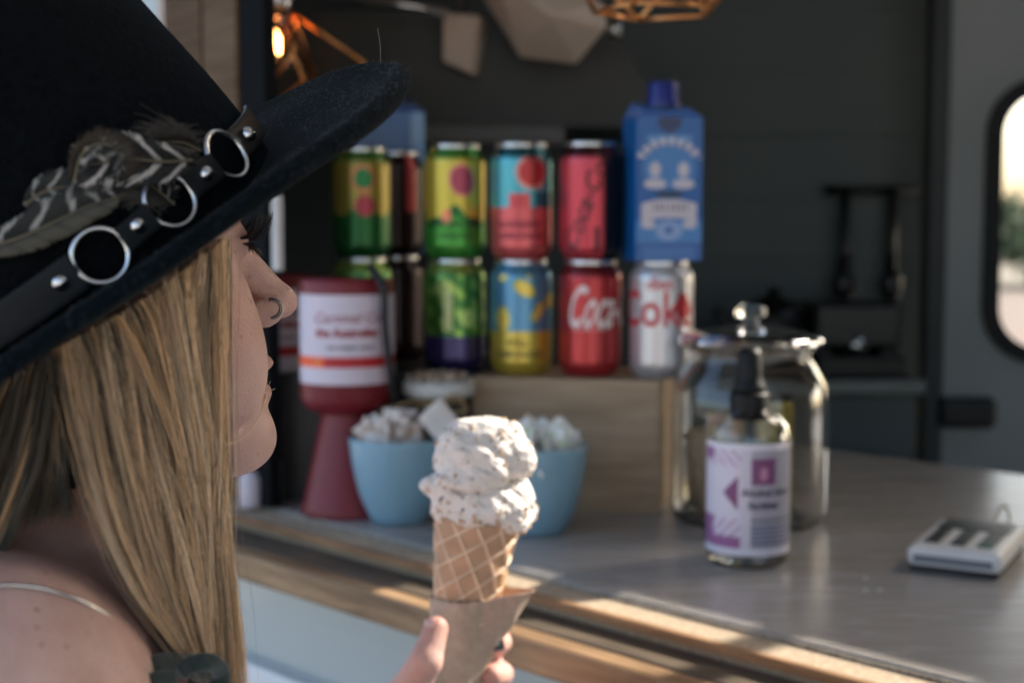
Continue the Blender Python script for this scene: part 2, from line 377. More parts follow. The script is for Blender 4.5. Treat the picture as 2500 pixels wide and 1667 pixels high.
# extractor hood (dark) behind the cans
YH = 2.05
hood = thing('extractor_hood', 'large dark metal hood with a slanted side behind the cans', 'hood', (xat(1100, YH), YH, W(1100, 305, YH)[2]))
ho = np.array(hood.location)
P = [W(560, 300, YH), W(1640, 312, YH), W(1475, 45, YH), W(560, 20, YH)]
fr_ = [p-ho for p in P]; bk = [p+np.array([0, .45, 0])-ho for p in P]
m_hood = noisy(mat('hood_charcoal', rough=.45), (.020, .025, .024), (.030, .036, .035), 5)
mobj('canopy', np.array(fr_+bk), [(0, 1, 2, 3), (7, 6, 5, 4), (0, 4, 5, 1), (1, 5, 6, 2), (2, 6, 7, 3), (3, 7, 4, 0)], m_hood, hood)
P = [W(560, 305, YH), W(1380, 325, YH)]
box('lip', ((P[0][0]+P[1][0])/2-ho[0], .02, -.012), (P[1][0]-P[0][0], .03, .03), noisy(mat('lip_grey', rough=.4), (.09, .10, .10), (.12, .13, .13), 5), hood, .004)
v, f = tubeg([W(860, -8, 1.95)-ho, W(1100, 32, 1.95)-ho], .006); mobj('rail', v, f, M['alu'], hood, True)
# dark screen between jamb and cans
sb = thing('dark_cupboard', 'black cupboard standing behind the red dispensers', 'cupboard', (xat(760, 1.95), 1.95, .35))
box('carcass', (0, .1, .50), (.5, .2, 1.0), dk, sb, .004); box('door', (0, -.012, .5), (.48, .02, .96), M['black'], sb, .004)

# white ceiling fixtures
fxm = noisy(mat('warm_white_shell', rough=.55), (.50, .42, .35), (.56, .47, .40), 6)
def hull(name, pts, m, parent, bev=.004):
    bm = bmesh.new(); vs = [bm.verts.new(tuple(map(float, p))) for p in pts]; bmesh.ops.convex_hull(bm, input=vs)
    bmesh.ops.dissolve_limit(bm, angle_limit=.02, verts=bm.verts[:], edges=bm.edges[:])
    me = bpy.data.meshes.new(name); bm.to_mesh(me); bm.free(); me.materials.append(m); o = bpy.data.objects.new(name, me); COL.objects.link(o); o.parent = parent
    bevel(o, bev, 3); return o
YF = 1.95
fx = thing('ceiling_speaker', 'faceted white ceiling fixture at the top centre of the hatch', 'ceiling fixture', W(1320, -60, YF))
q = np.array(fx.location)
pts = [W(1150, -50, YF)-q, W(1268, 142, YF)-q, W(1405, 160, YF)-q, W(1482, 70, YF-.05)-q, W(1480, 12, YF-.05)-q, W(1400, -50, YF)-q,
       W(1345, 35, YF-.09)-q, W(1210, -60, YF-.09)-q, W(1180, -60, YF+.12)-q, W(1420, 95, YF+.1)-q, W(1300, 110, YF+.12)-q]
hull('housing', pts, fxm, fx, .006)
v, f = tubeg([W(1485, 72, YF)-q, W(1515, 74, YF)-q], .012); mobj('end_cap', v, f, M['alu'], fx, True)
v, f = tubeg([W(1330, -20, YF)-q, W(1330, -300, YF)-q], .01); mobj('bracket', v, f, M['alu'], fx, True)
fx2 = thing('vent_cover', 'small white vent cover hanging left of the faceted fixture', 'ceiling fixture', W(1125, 20, 2.0))
q = np.array(fx2.location)
pts = [W(1080, 30, 2.0)-q, W(1175, 38, 2.0)-q, W(1150, 182, 2.0)-q, W(1078, 150, 2.0)-q]
pts += [p+np.array([.01, .04, 0]) for p in pts]
hull('cover', pts, fxm, fx2, .004)
v, f = tubeg([W(1125, 36, 2.02)-q, W(1125, -300, 2.02)-q], .006); mobj('bracket', v, f, M['alu'], fx2, True)

# ------------------------------------------------------------------ pendant lamps
bulbg = mat('bulb_glass', (1, .93, .85), .02, trans=1., ior=1.2)
fil = mat('filament', (.9, .4, .1), .5, emit=(1., .38, .10), es=12.)
def lamp(label, top, Rr, hgt, rot, ys=1):
    t = thing('pendant_lamp', label, 'lamp', top, rot, 'copper wire cage lamps over the counter')
    n = 5
    ang = [2*math.pi*i/n for i in range(n)]
    low = [(Rr*.55*math.cos(a+.3), Rr*.55*math.sin(a+.3), -hgt) for a in ang]
    mid = [(Rr*math.cos(a+.3+math.pi/n), Rr*math.sin(a+.3+math.pi/n), -hgt*.62) for a in ang]
    upr = [(Rr*.22*math.cos(a+.3), Rr*.22*math.sin(a+.3), -.02) for a in ang]
    for i in range(n):
        k = (i+1) % n
        for a, b in ((low[i], low[k]), (mid[i], low[i]), (mid[i], low[k]), (mid[i], upr[i]), (mid[i], upr[k]), (upr[i], upr[k])):
            v, f = tubeg([a, b], .0024, 8); mobj('wire', v, f, M['copper'], t, True)
    v, f = lathe([(0, .01), (.018, .01), (.02, 0), (.016, -.028), (0, -.028)], 24); mobj('socket', v, f, M['steel'], t, True)
    v, f = tubeg([(0, 0, .01), (0, 0, RZ-top[2]-.002)], .003); mobj('cord', v, f, M['rubber'], t, True)
    v, f = lathe([(.0001, -.028), (.010, -.029), (.012, -.036), (.020, -.055), (.022, -.070), (.018, -.084), (.0001, -.090)], 28)
    bu = mobj('bulb', v, f, bulbg, t, True)
    pts = spline([(.006*math.cos(a), .006*math.sin(a), -.040-.028*(i % 2)) for i, a in enumerate(np.linspace(0, 2*np.pi, 9))], 50)
    v, f = tubeg(pts, .0011, 6); mobj('filament', v, f, fil, bu, True)
    return t
p = W(672, -14, 1.68); lamp('copper wire cage lamp with a lit filament beside the dark hatch upright', tuple(p), .103, .130, .35)
p = W(1600, 28, 1.36); lamp('copper wire cage lamp above the blue carton, only its bottom ring showing', (p[0], p[1], p[2]+.17), .105, .17, .2)

# ------------------------------------------------------------------ cans
TXT = {}
def text_geo(s, size, bold=0., shear=0., xs=1.):
    cu = bpy.data.curves.new('t', 'FONT'); cu.body = s; cu.size = size; cu.offset = bold; cu.shear = shear; cu.align_x = 'CENTER'; cu.resolution_u = 3
    o = bpy.data.objects.new('t', cu); COL.objects.link(o); bpy.context.view_layer.update()
    me = bpy.data.meshes.new_from_object(o.evaluated_get(bpy.context.evaluated_depsgraph_get()))
    bm = bmesh.new(); bm.from_mesh(me)
    for _ in range(2):
        bmesh.ops.subdivide_edges(bm, edges=[e for e in bm.edges if e.calc_length() > size*.12], cuts=1)
    bmesh.ops.triangulate(bm, faces=bm.faces[:])
    v = np.array([x.co[:] for x in bm.verts]) if bm.verts else np.zeros((0, 3)); f = [[a.index for a in x.verts] for x in bm.faces]
    v = v*np.array([xs, 1, 1]); bm.free(); bpy.data.objects.remove(o); bpy.data.curves.remove(cu); bpy.data.meshes.remove(me)
    return v, f
def wrap(v, r, z, az0=-math.pi/2, tilt=0., e=.0004):
    """wrap flat text (x right, y up) on a vertical cylinder, facing az0"""
    x, y = v[:, 0], v[:, 1]
    if tilt: x, y = x*math.cos(tilt)-y*math.sin(tilt), x*math.sin(tilt)+y*math.cos(tilt)
    a = az0+x/r; rr = r+e
    return np.stack([rr*np.cos(a), rr*np.sin(a), z+y], 1)
def wtext(name, s, size, r, z, m, parent, az0=-math.pi/2, **k):
    til = k.pop('tilt', 0.); v, f = text_geo(s, size, **k)
    return mobj(name, wrap(v, r, z, az0, til), f, m, parent)
CR, CH = .0335, .1235
def prof_can():
    return [(.024, .0), (.0265, .001), (.0285, .004), (.0325, .011), (CR, .016), (CR, .103), (.0325, .109), (.0280, .1165), (.0272, .119)]
def can(px, Y, z, label, paint, texts=(), az=0., group='drink cans stacked behind the counter'):
    X = xat(px, Y); t = thing('drink_can', label, 'can', (X, Y, z), 0, group)
    pr = np.array(prof_can()); zz = np.concatenate([np.linspace(pr[i, 1], pr[i+1, 1], 3 if i != 4 else 60)[:-1] for i in range(len(pr)-1)]+[[pr[-1, 1]]])
    rr = np.interp(zz, pr[:, 1], pr[:, 0]); nv = len(zz)-1; nu = 120
    face = math.atan2(-Y, -X)     # towards the viewer side of the counter
    def fn(u, v):
        i = np.round(v*nv).astype(int); a = face+az+(u-.5)*2*np.pi
        return np.stack([rr[i]*np.cos(a), rr[i]*np.sin(a), zz[i]], 1)
    P_, F_, u, v = grid(fn, nu, nv, True)
    i = np.round(v*nv).astype(int); x = (u-.5)*2*np.pi*CR*1000; y = zz[i]*1000    # millimetres: x right, y up
    col = np.array([lin(paint(a, b)) for a, b in zip(x, y)]); col = (col*.86+col.mean(1)[:, None]*.14)*.86*(1+.06*np.sin(x*.9+y*.35)*np.sin(y*.7))[:, None]
    mobj('can_body', P_, F_, M['can'], t, True, col)
    v_, f_ = lathe([(.0272, .1188), (.0278, .1225), (.0270, CH), (.0258, .1215), (.0250, .1185), (.0, .1185)], 40); lid = mobj('lid', v_, f_, M['alu'], t, True)
    v_, f_ = tubeg([(.011*math.cos(a), .004+.007*math.sin(a), .1200) for a in np.linspace(0, 2*np.pi, 16, endpoint=False)], .0012, 6, True); mobj('tab', v_, f_, M['alu'], lid, True)
    v_, f_ = lathe([(0, .004), (.022, .002), (.0245, -.0002), (.0262, .0012)], 40); mobj('base', v_, f_, M['alu'], t, True)
    for (s, size, zt_, xo, c, kw) in texts:
        m = M.setdefault('ink%s' % (c,), mat('ink', lin(c), .4))
        wtext('lettering', s, size, CR, zt_, m, t, face+az+xo/CR, **kw)
    return t
def ell(x, y, cx, cy, rx, ry, a=0.):
    dx, dy = x-cx, y-cy; c, s = math.cos(a), math.sin(a); X_ = dx*c+dy*s; Y_ = -dx*s+dy*c
    return (X_/rx)**2+(Y_/ry)**2
def p_passion(x, y):
    if y > 108: return (60, 140, 40)
    e = ell(x, y, 8, 84, 15, 18, .3)
    if e < .72: return (176, 60, 88)
    if e < 1: return (228, 140, 110)
    if ell(x, y, -9, 38+8, 5.5, 8) < 1: return (235, 130, 90)
    if y > 48+7*math.cos(x/9.)+3*math.cos(x/4): return (214, 190, 40)
    if y > 40+6*math.cos(x/9.): return (20, 110, 50)
    return (64, 165, 50)
def p_guava(x, y):
    if y > 108: return (70, 120, 40)
    e = ell(x, y, 2, 88, 14, 15)
    if e < .6: return (30, 120, 60)
    if e < 1: return (205, 100, 60)
    if ell(x, y, 4, 58, 12, 12) < 1: return (160, 45, 60)
    if y > 52+6*math.cos(x/8.): return (150, 134, 40)
    return (26, 98, 44)
def p_rasp(x, y):
    if y > 108: return (10, 90, 100)
    if ell(x, y, 12, 92, 15, 15) < 1 and y > 76: return (196, 40, 45)
    if ell(x, y, 12, 92, 18, 18) < 1 and y > 74: return (235, 150, 130)
    if y < 55: return (228, 88, 92)
    if abs(x+2) < 12 and y < 70: return (214, 70, 75)
    if x > 16 and y < 72: return (10, 110, 130)
    return (70, 180, 195)
def p_cherry(x, y):
    if y > 106: return (60, 12, 18)
    if x > 15 or x < -52: return (22, 20, 24)
    if 4 < x < 10 and 10 < y < 34: return (40, 20, 26)
    if -52 <= x < -44: return (90, 16, 28)
    return (214, 52, 72)
def p_lime(x, y):
    if y < 40: return (58, 50, 110)
    if y > 108: return (130, 160, 60)
    w1 = math.sin(x*.35)+math.cos(y*.28+x*.2)
    if ell(x, y, -12, 92, 12, 9) < 1: return (190, 215, 110)
    if ell(x, y, 16, 60, 11, 10) < 1: return (180, 215, 100)
    if w1 > .9: return (150, 200, 70)
    return (58, 130, 48)
def p_lemon(x, y):
    if y > 108: return (70, 140, 175)
    if y < 47: return (214, 190, 40)
    for (cx, cy, rx, ry, a) in ((4, 93, 14, 8, -.55), (-21, 60, 9, 15, 0), (19, 68, 6, 13, -.6), (-20, 106, 8, 5, .6), (9, 111, 10, 6, 0), (40, 80, 12, 9, .4)):
        e = ell(x, y, cx, cy, rx, ry, a)
        if e < .75: return (232, 205, 60)
        if e < 1.1: return (120, 160, 110)
    return (78, 152, 196)
def p_red(x, y):
    if y > 106: return (120, 20, 28)
    return (190, 30, 38)
def p_silver(x, y):
    if ell(x, y, 24, 76, 9, 15) < 1: return (190, 30, 45)
    return (205, 205, 210)
def p_red_glint(x, y): return (200, 62, 62) if (13 < x < 25 and y > 52) else (38, 14, 20)  # dark red can; the bright strip is its highlight painted in
ZB = 1.339
LT = (18, 50, 30)
can(1112, 1.56, ZB+CH, 'yellow and green can with a passion fruit picture, top row', p_passion, [('TROPICAL', .0105, .034, 0, LT, dict(bold=.0003)), ('ORANGE', .0095, .022, 0, LT, dict(bold=.0002))])
can(1112, 1.56, ZB, 'lime green can with a purple base, bottom row above the twine jar', p_lime, [('1', .055, .048, -.008, (205, 215, 150), dict(bold=.002))])
can(1272, 1.535, ZB+CH, 'teal and pink raspberry can between the yellow and red cans', p_rasp, [('RASPBERRY', .0098, .034, 0, (130, 30, 50), dict(bold=.0003)), ('LEMONADE', .0098, .022, 0, (130, 30, 50), dict(bold=.0003))])
can(1272, 1.535, ZB, 'blue and yellow lemonade can with lemon slices', p_lemon, [('STILL', .010, .032, -.004, (70, 60, 30), dict(bold=.0003)), ('LEMONADE', .010, .020, -.002, (70, 60, 30), dict(bold=.0003))])
can(1440, 1.517, ZB+CH, 'red and black cola can, top row beside the blue carton', p_cherry, [('Coca-Cola', .026, .06, .004, (60, 14, 24), dict(bold=.0004, shear=.35, tilt=1.2))])
can(1440, 1.517, ZB, 'red cola can with white script, bottom row', p_red, [('Coca-Cola', .062, .054, .027, (225, 215, 212), dict(bold=.0009, shear=.55, xs=.40)), ('ORIGINAL TASTE', .005, .050, 0, (220, 205, 200), dict())])
can(1614, 1.50, ZB, 'silver cola can with red letters, holding up the blue carton', p_silver, [('Coke', .052, .056, -.006, (186, 24, 40), dict(bold=.0008, xs=.80)), ('diet', .018, .094, -.002, (190, 60, 70), dict(bold=.0004))])
can(886, 1.62, ZB+CH, 'yellow and green can half hidden by the hat brim', p_guava)
p_plain = lambda x, y: (40, 15, 20)
can(886, 1.62, ZB, 'green can behind the red dispenser top', p_lime)
can(968, 1.72, ZB+CH, 'red can behind the half hidden green can', p_red_glint)
can(968, 1.72, ZB, 'dark red can in the lower row behind the twine jar', p_plain)

# cartons
def carton(px, Y, z, label, rz, w_, d_, h_, paint, marks=True):
    t = thing('drink_carton', label, 'carton', (xat(px, Y), Y, z), rz, 'blue drink cartons')
    def fn(u, v):
        return np.stack([(u-.5)*w_, np.full_like(u, -d_/2), v*h_], 1)
    # front with print
    P_, F_, u, v = grid(fn, 70, 160); col = np.array([lin(paint((a-.5)*w_*1000, b*170)) for a, b in zip(u, v)])
    mobj('front_panel', P_, F_, M['carton'], t, False, col)
    blue = M.setdefault('cblue', noisy(mat('carton_blue', rough=.28, coat=.4), lin((20, 92, 160)), lin((26, 100, 168)), 10))
    side = M.setdefault('cside', noisy(mat('carton_side', rough=.3, coat=.4), lin((60, 105, 180)), lin((95, 130, 190)), 30))
    v_ = [(-w_/2, -d_/2, 0), (w_/2, -d_/2, 0), (w_/2, d_/2, 0), (-w_/2, d_/2, 0), (-w_/2, -d_/2, h_), (w_/2, -d_/2, h_), (w_/2, d_/2, h_), (-w_/2, d_/2, h_)]
    mobj('back_panels', v_, [(2, 3, 7, 6), (3, 0, 4, 7), (3, 2, 1, 0)], blue, t)
    mobj('side_panel', [v_[i] for i in (1, 2, 6, 5)], [(0, 1, 2, 3)], side, t)
    k = .72
    tv = [(-w_/2, -d_/2, h_), (w_/2, -d_/2, h_), (w_/2, d_/2, h_), (-w_/2, d_/2, h_), (-w_/2*k, -d_/2*.5, h_+.010), (w_/2*k, -d_/2*.5, h_+.010), (w_/2*k, d_/2, h_+.018), (-w_/2*k, d_/2, h_+.018)]
    mobj('gable_top', tv, [(0, 1, 5, 4), (1, 2, 6, 5), (2, 3, 7, 6), (3, 0, 4, 7), (4, 5, 6, 7)], side, t)
    cp, cf = lathe([(0, .019), (.0150, .019), (.0162, .017), (.0162, .002), (.018, -.002), (.018, -.006)], 36); cc = mobj('cap', cp+np.array([0, -.004, h_+.018]), cf, mat('navy_cap', lin((28, 44, 120)), .3, coat=.4), t, True)
    return t
def p_carton(x, y):
    # 70 mm wide, 172 high
    if abs(x) < 13 and y > 150-0.03*x*x+0 and y > 148+abs(x)*.9: return (8, 30, 90)
    blue = (6, 88, 160); pale = (196, 190, 200); mid = (84, 140, 196)
    r = math.hypot(x, y-108)
    if 29 < r < 38 and y > 108+14 and math.sin(math.atan2(y-108, x)*22) > -.35: return pale
    if abs(x) < 24 and 140 < y < 148: return mid
    for sx in (-1, 1):
        if ell(x, y, sx*15, 108, 6, 9) < 1 or ell(x, y, sx*15, 91, 12, 6) < 1: return pale
        if ell(x, y, sx*22, 43, 8, 5) < 1: return pale
    if ell(x, y, 0, 79, 15, 5) < 1: return (8, 50, 90)
    if abs(x) < 30 and abs(y-62-.006*x*x*-1) < 11: return (120, 110, 130) if (abs(y-63) < 4 and math.sin(x*1.1) > .2 and abs(x) < 20) else pale
    if ell(x, y, 0, 36, 4, 4) < 1: return blue
    if ell(x, y, 0, 36, 15, 12) < 1: return (130, 160, 205)
    if r < 28 and y > 84: return (60, 122, 186)
    if 22 < y < 48: return (62, 126, 190)
    if y < 16 and abs(x) < 28: return (50, 108, 176)
    return blue
carton(1612, 1.50, ZB+CH, 'blue drink carton standing on the silver can, tallest in the display', .17, .070, .058, .147, p_carton)
carton(955, 1.80, ZB+CH, 'blue carton glimpsed behind the brim and the red can', .1, .085, .058, .175, lambda x, y: (120, 165, 215) if x > 26 else (10, 84, 160))
pl = thing('spare_carton_box', 'dark box under the back carton, hidden behind the cans', 'box', (xat(955, 1.80), 1.80, ZB))
box('carton_base', (0, 0, CH/2), (.10, .09, CH-.001), dk, pl)

# crates
m_box = wood('display_box_wood', (.28, .19, .115), (.44, .32, .205), (0, 0, 0), 9, .55)
rb = math.radians(-13)
db = thing('wooden_display_box', 'pale wooden box carrying the cola cans and blue carton', 'box', (xat(1612, 1.455), 1.455, 1.2), rb)
bw_, bd_, bh_ = .200, .135, .139
box('front_board', (-bw_/2, .005, bh_/2), (bw_, .010, bh_), m_box, db, .0012)
box('side_board', (-.005, bd_/2+.0055, bh_/2-.0), (.010, bd_-.011, bh_), m_box, db, .0012)
box('side_board', (-bw_+.005, bd_/2+.0055, bh_/2), (.010, bd_-.011, bh_), m_box, db, .0012)
box('top_board', (-bw_/2, bd_/2+.0055, bh_-.0052), (bw_-.0205, bd_-.011, .010), m_box, db, .0008)
cr = thing('dark_crate', 'dark crate under the yellow and green cans', 'crate', (-.14, 1.66, 1.2))
box('crate_front', (0, -.125, .0695), (.26, .01, .139), M['black'], cr); box('crate_top', (0, .02, .134), (.26, .28, .0098), M['black'], cr)
box('crate_side', (-.125, .02, .064), (.01, .27, .128), M['black'], cr); box('crate_side', (.125, .02, .064), (.01, .27, .128), M['black'], cr)

# ------------------------------------------------------------------ red wafer dispensers
m_red = noisy(mat('red_plastic', rough=.42), (.145, .010, .016), (.19, .014, .021), 8)
def dispenser(px, Y, label, sc=1., texts=True):
    X = xat(px, Y); t = thing('cone_dispenser', label, 'dispenser', (X, Y, 1.2), 0, 'red dispensers behind the bowls'); face = math.atan2(-Y, -X)
    v, f = lathe([(0, 0), (.050, 0), (.051, .004), (.047, .012), (.030, .092), (.027, .104), (.027, .108)], 56); mobj('stand', v, f, m_red, t, True)
    v, f = lathe([(.0, .104), (.032, .105), (.044, .112), (.0485, .122), (.0485, .240), (.0470, .244), (.0, .244)], 56); mobj('drum', v, f, m_red, t, True)
    def paint(a, b):
        x = (a-.5)*210; y = b*91
        if 17 < y < 28: return (225, 120, 60) if ell(x, y, -33, 22.5, 5, 4) < 1 else ((235, 90, 40) if x < -25 else (178, 34, 40))
        return (206, 196, 208)
    P_, F_, u, v = grid(lambda u, v: np.stack([.0489*np.cos(face+(u-.5)*4.3), .0489*np.sin(face+(u-.5)*4.3), .138+v*.091], 1), 90, 50)
    mobj('label_wrap', P_, F_, M['print'], t, True, np.array([lin(paint(a, b)) for a, b in zip(u, v)]))
    ink = M.setdefault('inkred', mat('ink_red', lin((150, 40, 45)), .5)); inkd = M.setdefault('inkdk', mat('ink_dark', lin((50, 50, 70)), .5))
    wtext('lettering', 'Carnival Co', .0150, .0489, .201, ink, t, face, shear=.3)
    wtext('lettering', 'the Australian', .0120, .0489, .187, ink, t, face, bold=.0005)
    wtext('lettering', 'ice cream cones', .0075, .0489, .174, inkd, t, face+.08, bold=.0001)
    return t
dispenser(848, 1.475, 'red dispenser with a white printed label on a flared stand')
dispenser(660, 1.60, 'second red dispenser in shade behind the nose')
st = thing('label_strap', 'black cable hanging down the right of the labelled dispenser', 'cable', (xat(940, 1.43), 1.43, 1.2))
pts = spline([W(905, 655, 1.455), W(935, 700, 1.425), W(940, 800, 1.425), W(952, 900, 1.43), W(965, 980, 1.45)], 20)-np.array(st.location)
v, f = tubeg(pts, .0042, 8); mobj('cord', v, f, M['rubber'], st, True)

# small bottles left (under the chin)
bt = thing('white_bottle', 'small white bottle under the chin beside the hatch upright', 'bottle', (xat(607, 1.50), 1.50, 1.2))
v, f = lathe([(0, 0), (.012, 0), (.0125, .002), (.0125, .030), (.009, .036), (.006, .038), (.006, .046), (0, .046)], 24)
mobj('bottle_body', v, f, noisy(mat('lilac_white', rough=.4), (.50, .46, .52), (.55, .5, .56), 8), bt, True)
v, f = lathe([(0, .060), (.0075, .060), (.008, .046), (.008, .040)], 24); mobj('cap', v, f, M['black'], bt, True)

bt2 = thing('white_tube', 'slim white tube standing between the chin and the red dispenser stand', 'bottle', (xat(671, 1.53), 1.53, 1.2))
v, f = lathe([(0, 0), (.0055, 0), (.006, .002), (.006, .044), (.004, .050), (0, .050)], 20); mobj('tube_body', v, f, M['white'], bt2, True)
v, f = lathe([(0, .058), (.004, .058), (.0045, .050), (.0042, .0485)], 20); mobj('cap', v, f, M['black'], bt2, True)
# ------------------------------------------------------------------ bowls and sachets
m_bowl = noisy(mat('blue_melamine', rough=.38, coat=.15), (.19, .345, .45), (.205, .365, .47), 6)
def bowl(px, Y, label):
    t = thing('bowl', label, 'bowl', (xat(px, Y), Y, 1.2), 0, 'pale blue bowls on the counter')
    R_ = [(0, .0), (.026, .0), (.029, .003), (.0405, .030), (.0475, .062), (.0505, .086), (.0498, .0868), (.0488, .086), (.0455, .062), (.0385, .030), (.026, .006), (0, .005)]
    zz = spline(np.array(R_[2:6]), 14); prof = R_[:2]+[tuple(a) for a in zz]+R_[6:]
    v, f = lathe(prof, 64); mobj('bowl_body', v, f, m_bowl, t, True); return t
b1 = bowl(972, 1.425, 'pale blue bowl of brown and white sachets, left of the cone'); b2 = bowl(1309, 1.375, 'pale blue bowl of white and green sachets, right of the cone')
m_s1 = noisy(mat('sachet_paper', rough=.6), (.42, .30, .22), (.68, .63, .60), 70, lo=.40, hi=.52, detail=2)
m_s2 = noisy(mat('sachet_green_print', rough=.6), (.42, .60, .30), (.76, .77, .74), 60, lo=.32, hi=.40, detail=2)
def sachet_mesh(i):
    a, b = .030, .060
    def fn(u, v):
        x = (u-.5)*a; y = (v-.5)*b; e = np.clip((1-(2*u-1)**8)*(1-(2*v-1)**8), 0, 1)
        return np.stack([x, .006*np.sin(v*3+i)+.0005*np.sin(u*14+i), y], 1), .0022*e
    n, m_ = 8, 12; u, v = np.meshgrid(np.linspace(0, 1, n+1), np.linspace(0, 1, m_+1)); P0, h = fn(u.ravel(), v.ravel())
    A = P0.copy(); A[:, 1] += h; C_ = P0.copy(); C_[:, 1] -= h+.0002
    F = []; k = n+1
    for j in range(m_):
        for q in range(n):
            a0 = j*k+q; F.append((a0, a0+1, a0+k+1, a0+k)); c0 = a0+len(P0); F.append((c0+k, c0+k+1, c0+1, c0))
    return np.vstack([A, C_]), F
def sachets(bo, m, n, label, grp, seed):
    rd = random.Random(seed); first = []
    for i in range(n):
        if i < 4:
            v, f = sachet_mesh(i*1.7); o = mobj('sachet', v, f, m, None, True); first.append(o)
        else:
            o = first[i % 4].copy(); COL.objects.link(o)
        a = rd.uniform(0, 2*math.pi); r = rd.uniform(.0, .024)
        o.location = (bo.location[0]+r*math.cos(a), bo.location[1]+r*math.sin(a), 1.2+.070+rd.uniform(0, .014))
        o.rotation_euler = (rd.uniform(-.45, .45), rd.uniform(-.9, .9), rd.uniform(0, 3.14)); tag(o, label, 'sachet', grp)
sachets(b1, m_s1, 20, 'brown and white sugar sachet standing in the left blue bowl', 'sugar sachets in the left bowl', 3)
sachets(b2, m_s2, 20, 'white and green sachet standing in the right blue bowl', 'sweetener sachets in the right bowl', 5)
sp = thing('wooden_spoon_pack', 'white folded sachet sticking up behind the top scoop', 'sachet', (xat(1092, 1.40), 1.40, 1.285), .3)
v, f = sachet_mesh(.4); o = mobj('packet', v, f, noisy(mat('white_packet', rough=.4), (.74, .74, .76), (.78, .78, .80), 9), sp, True); o.rotation_euler = (0, -.7, 0); o.location = (0, 0, .012)

# small twine jar
tj = thing('twine_jar', 'small glass jar tied with twine behind the left bowl', 'jar', (xat(1072, 1.487), 1.487, 1.2))
v, f = lathe([(0, .0), (.029, 0), (.031, .004), (.031, .095), (.026, .112), (.026, .130), (.0245, .130), (.0245, .112), (.0293, .094), (.0293, .006), (0, .004)], 48); mobj('jar_body', v, f, M['glass'], tj, True)
v, f = lathe([(0, .137), (.036, .137), (.0385, .133), (.0385, .125), (.036, .121), (0, .121)], 48); mobj('lid', v, f, noisy(mat('lid_pale', rough=.4), (.48, .49, .47), (.6, .6, .57), 40), tj, True)
cr_m = noisy(mat('nut_crumbs', rough=.8), (.34, .22, .13), (.62, .52, .42), 120)
v, f = join([sphg((random.gauss(0, .016), random.gauss(0, .016), .139+random.uniform(0, .004)), random.uniform(.002, .004), 8, 5) for _ in range(60)]); tag(mobj('nut_pieces', v, f, cr_m, tj, True), kind='stuff')
parts = [tubeg([(.0275*math.cos(a), .0275*math.sin(a), .116+k*.003) for a in np.linspace(0, 2*np.pi, 28, endpoint=False)], .0013, 6, True) for k in range(3)]
v, f = join(parts); mobj('twine', v, f, M['twine'], tj, True)
for P_ in ([(0, -.028, .119), (-.03, -.04, .118), (-.062, -.03, .105), (-.060, -.035, .088), (-.03, -.04, .108), (0, -.029, .118)], [(0, -.028, .119), (.018, -.04, .125), (.03, -.035, .110), (.01, -.035, .108), (0, -.029, .118)],
           [(0, -.029, .118), (-.012, -.034, .10), (-.006, -.034, .075), (-.010, -.033, .055)], [(0, -.029, .118), (.006, -.034, .10), (.002, -.034, .08), (.008, -.033, .06)]):
    v, f = tubeg(spline(P_, 24), .0014, 6); mobj('bow', v, f, M['twine'], tj, True)

# ------------------------------------------------------------------ large glass jar
gj = thing('glass_jar', 'large clear glass jar with a knobbed glass lid', 'jar', (xat(1832, 1.43), 1.43, 1.2))
R = [(0, .002), (.060, 0), (.074, .004), (.0785, .014), (.0785, .118), (.076, .140), (.066, .158), (.060, .166), (.061, .172), (.064, .174), (.062, .178), (.0590, .177), (.0588, .166), (.0648, .1570), (.0748, .1390), (.0771, .118), (.0771, .015), (.073, .006), (.060, .004), (0, .005)]
v, f = lathe(R, 72); mobj('jar_body', v, f, M['glass'], gj, True)
v, f = lathe([(0, .200), (.020, .199), (.050, .193), (.069, .189), (.0725, .185), (.0725, .181), (.070, .1785), (.060, .1785), (.055, .1785), (.054, .172), (.050, .172), (.045, .186), (.020, .193), (0, .194)], 72); ld = mobj('lid', v, f, M['glass'], gj, True)
v, f = lathe([(0, .2003), (.008, .2003), (.007, .203), (.0095, .205), (.0145, .208), (.0158, .212), (.0138, .217), (.008, .220), (0, .221)], 48); mobj('knob', v, f, M['glass'], ld, True)
# wafers inside the jar
wf = noisy(mat('wafer', rough=.8), (.33, .22, .12), (.50, .36, .22), 90, bump=.3)
for i, (x, y, r, h) in enumerate(((-.040, -.012, .022, .085), (-.018, .03, .02, .095), (-.045, .026, .018, .075))):
    c = thing('wafer_tub', 'tan wafer tub inside the large glass jar'.replace('wafer tub', ('front wafer tub', 'rear wafer tub in the middle', 'short wafer tub at the left')[i]), 'wafer', (gj.location[0]+x, 1.43+y, 1.2095), 0, 'wafer tubs in the glass jar')
    v, f = lathe([(0, 0), (r*.7, 0), (r, h), (r*.93, h), (r*.64, .003), (0, .003)], 28); mobj('tub_shell', v, f, wf, c, True)
    v, f = lathe([(r*1.0, h-.004), (r*1.09, h-.003), (r*1.09, h), (r*.96, h)], 28); mobj('rim', v, f, wf, c, True)
yt = thing('yellow_packet', 'mustard yellow packet inside the large glass jar', 'packet', (gj.location[0]+.030, 1.447, 1.2095), .3)
o = mobj('packet', *boxg((0, 0, .055), (.036, .014, .11)), noisy(mat('mustard', rough=.5), (.33, .24, .03), (.38, .28, .05), 12), yt); bevel(o, .004, 3)
box('packet_seal', (0, 0, .1135), (.034, .003, .007), M['black'], yt)

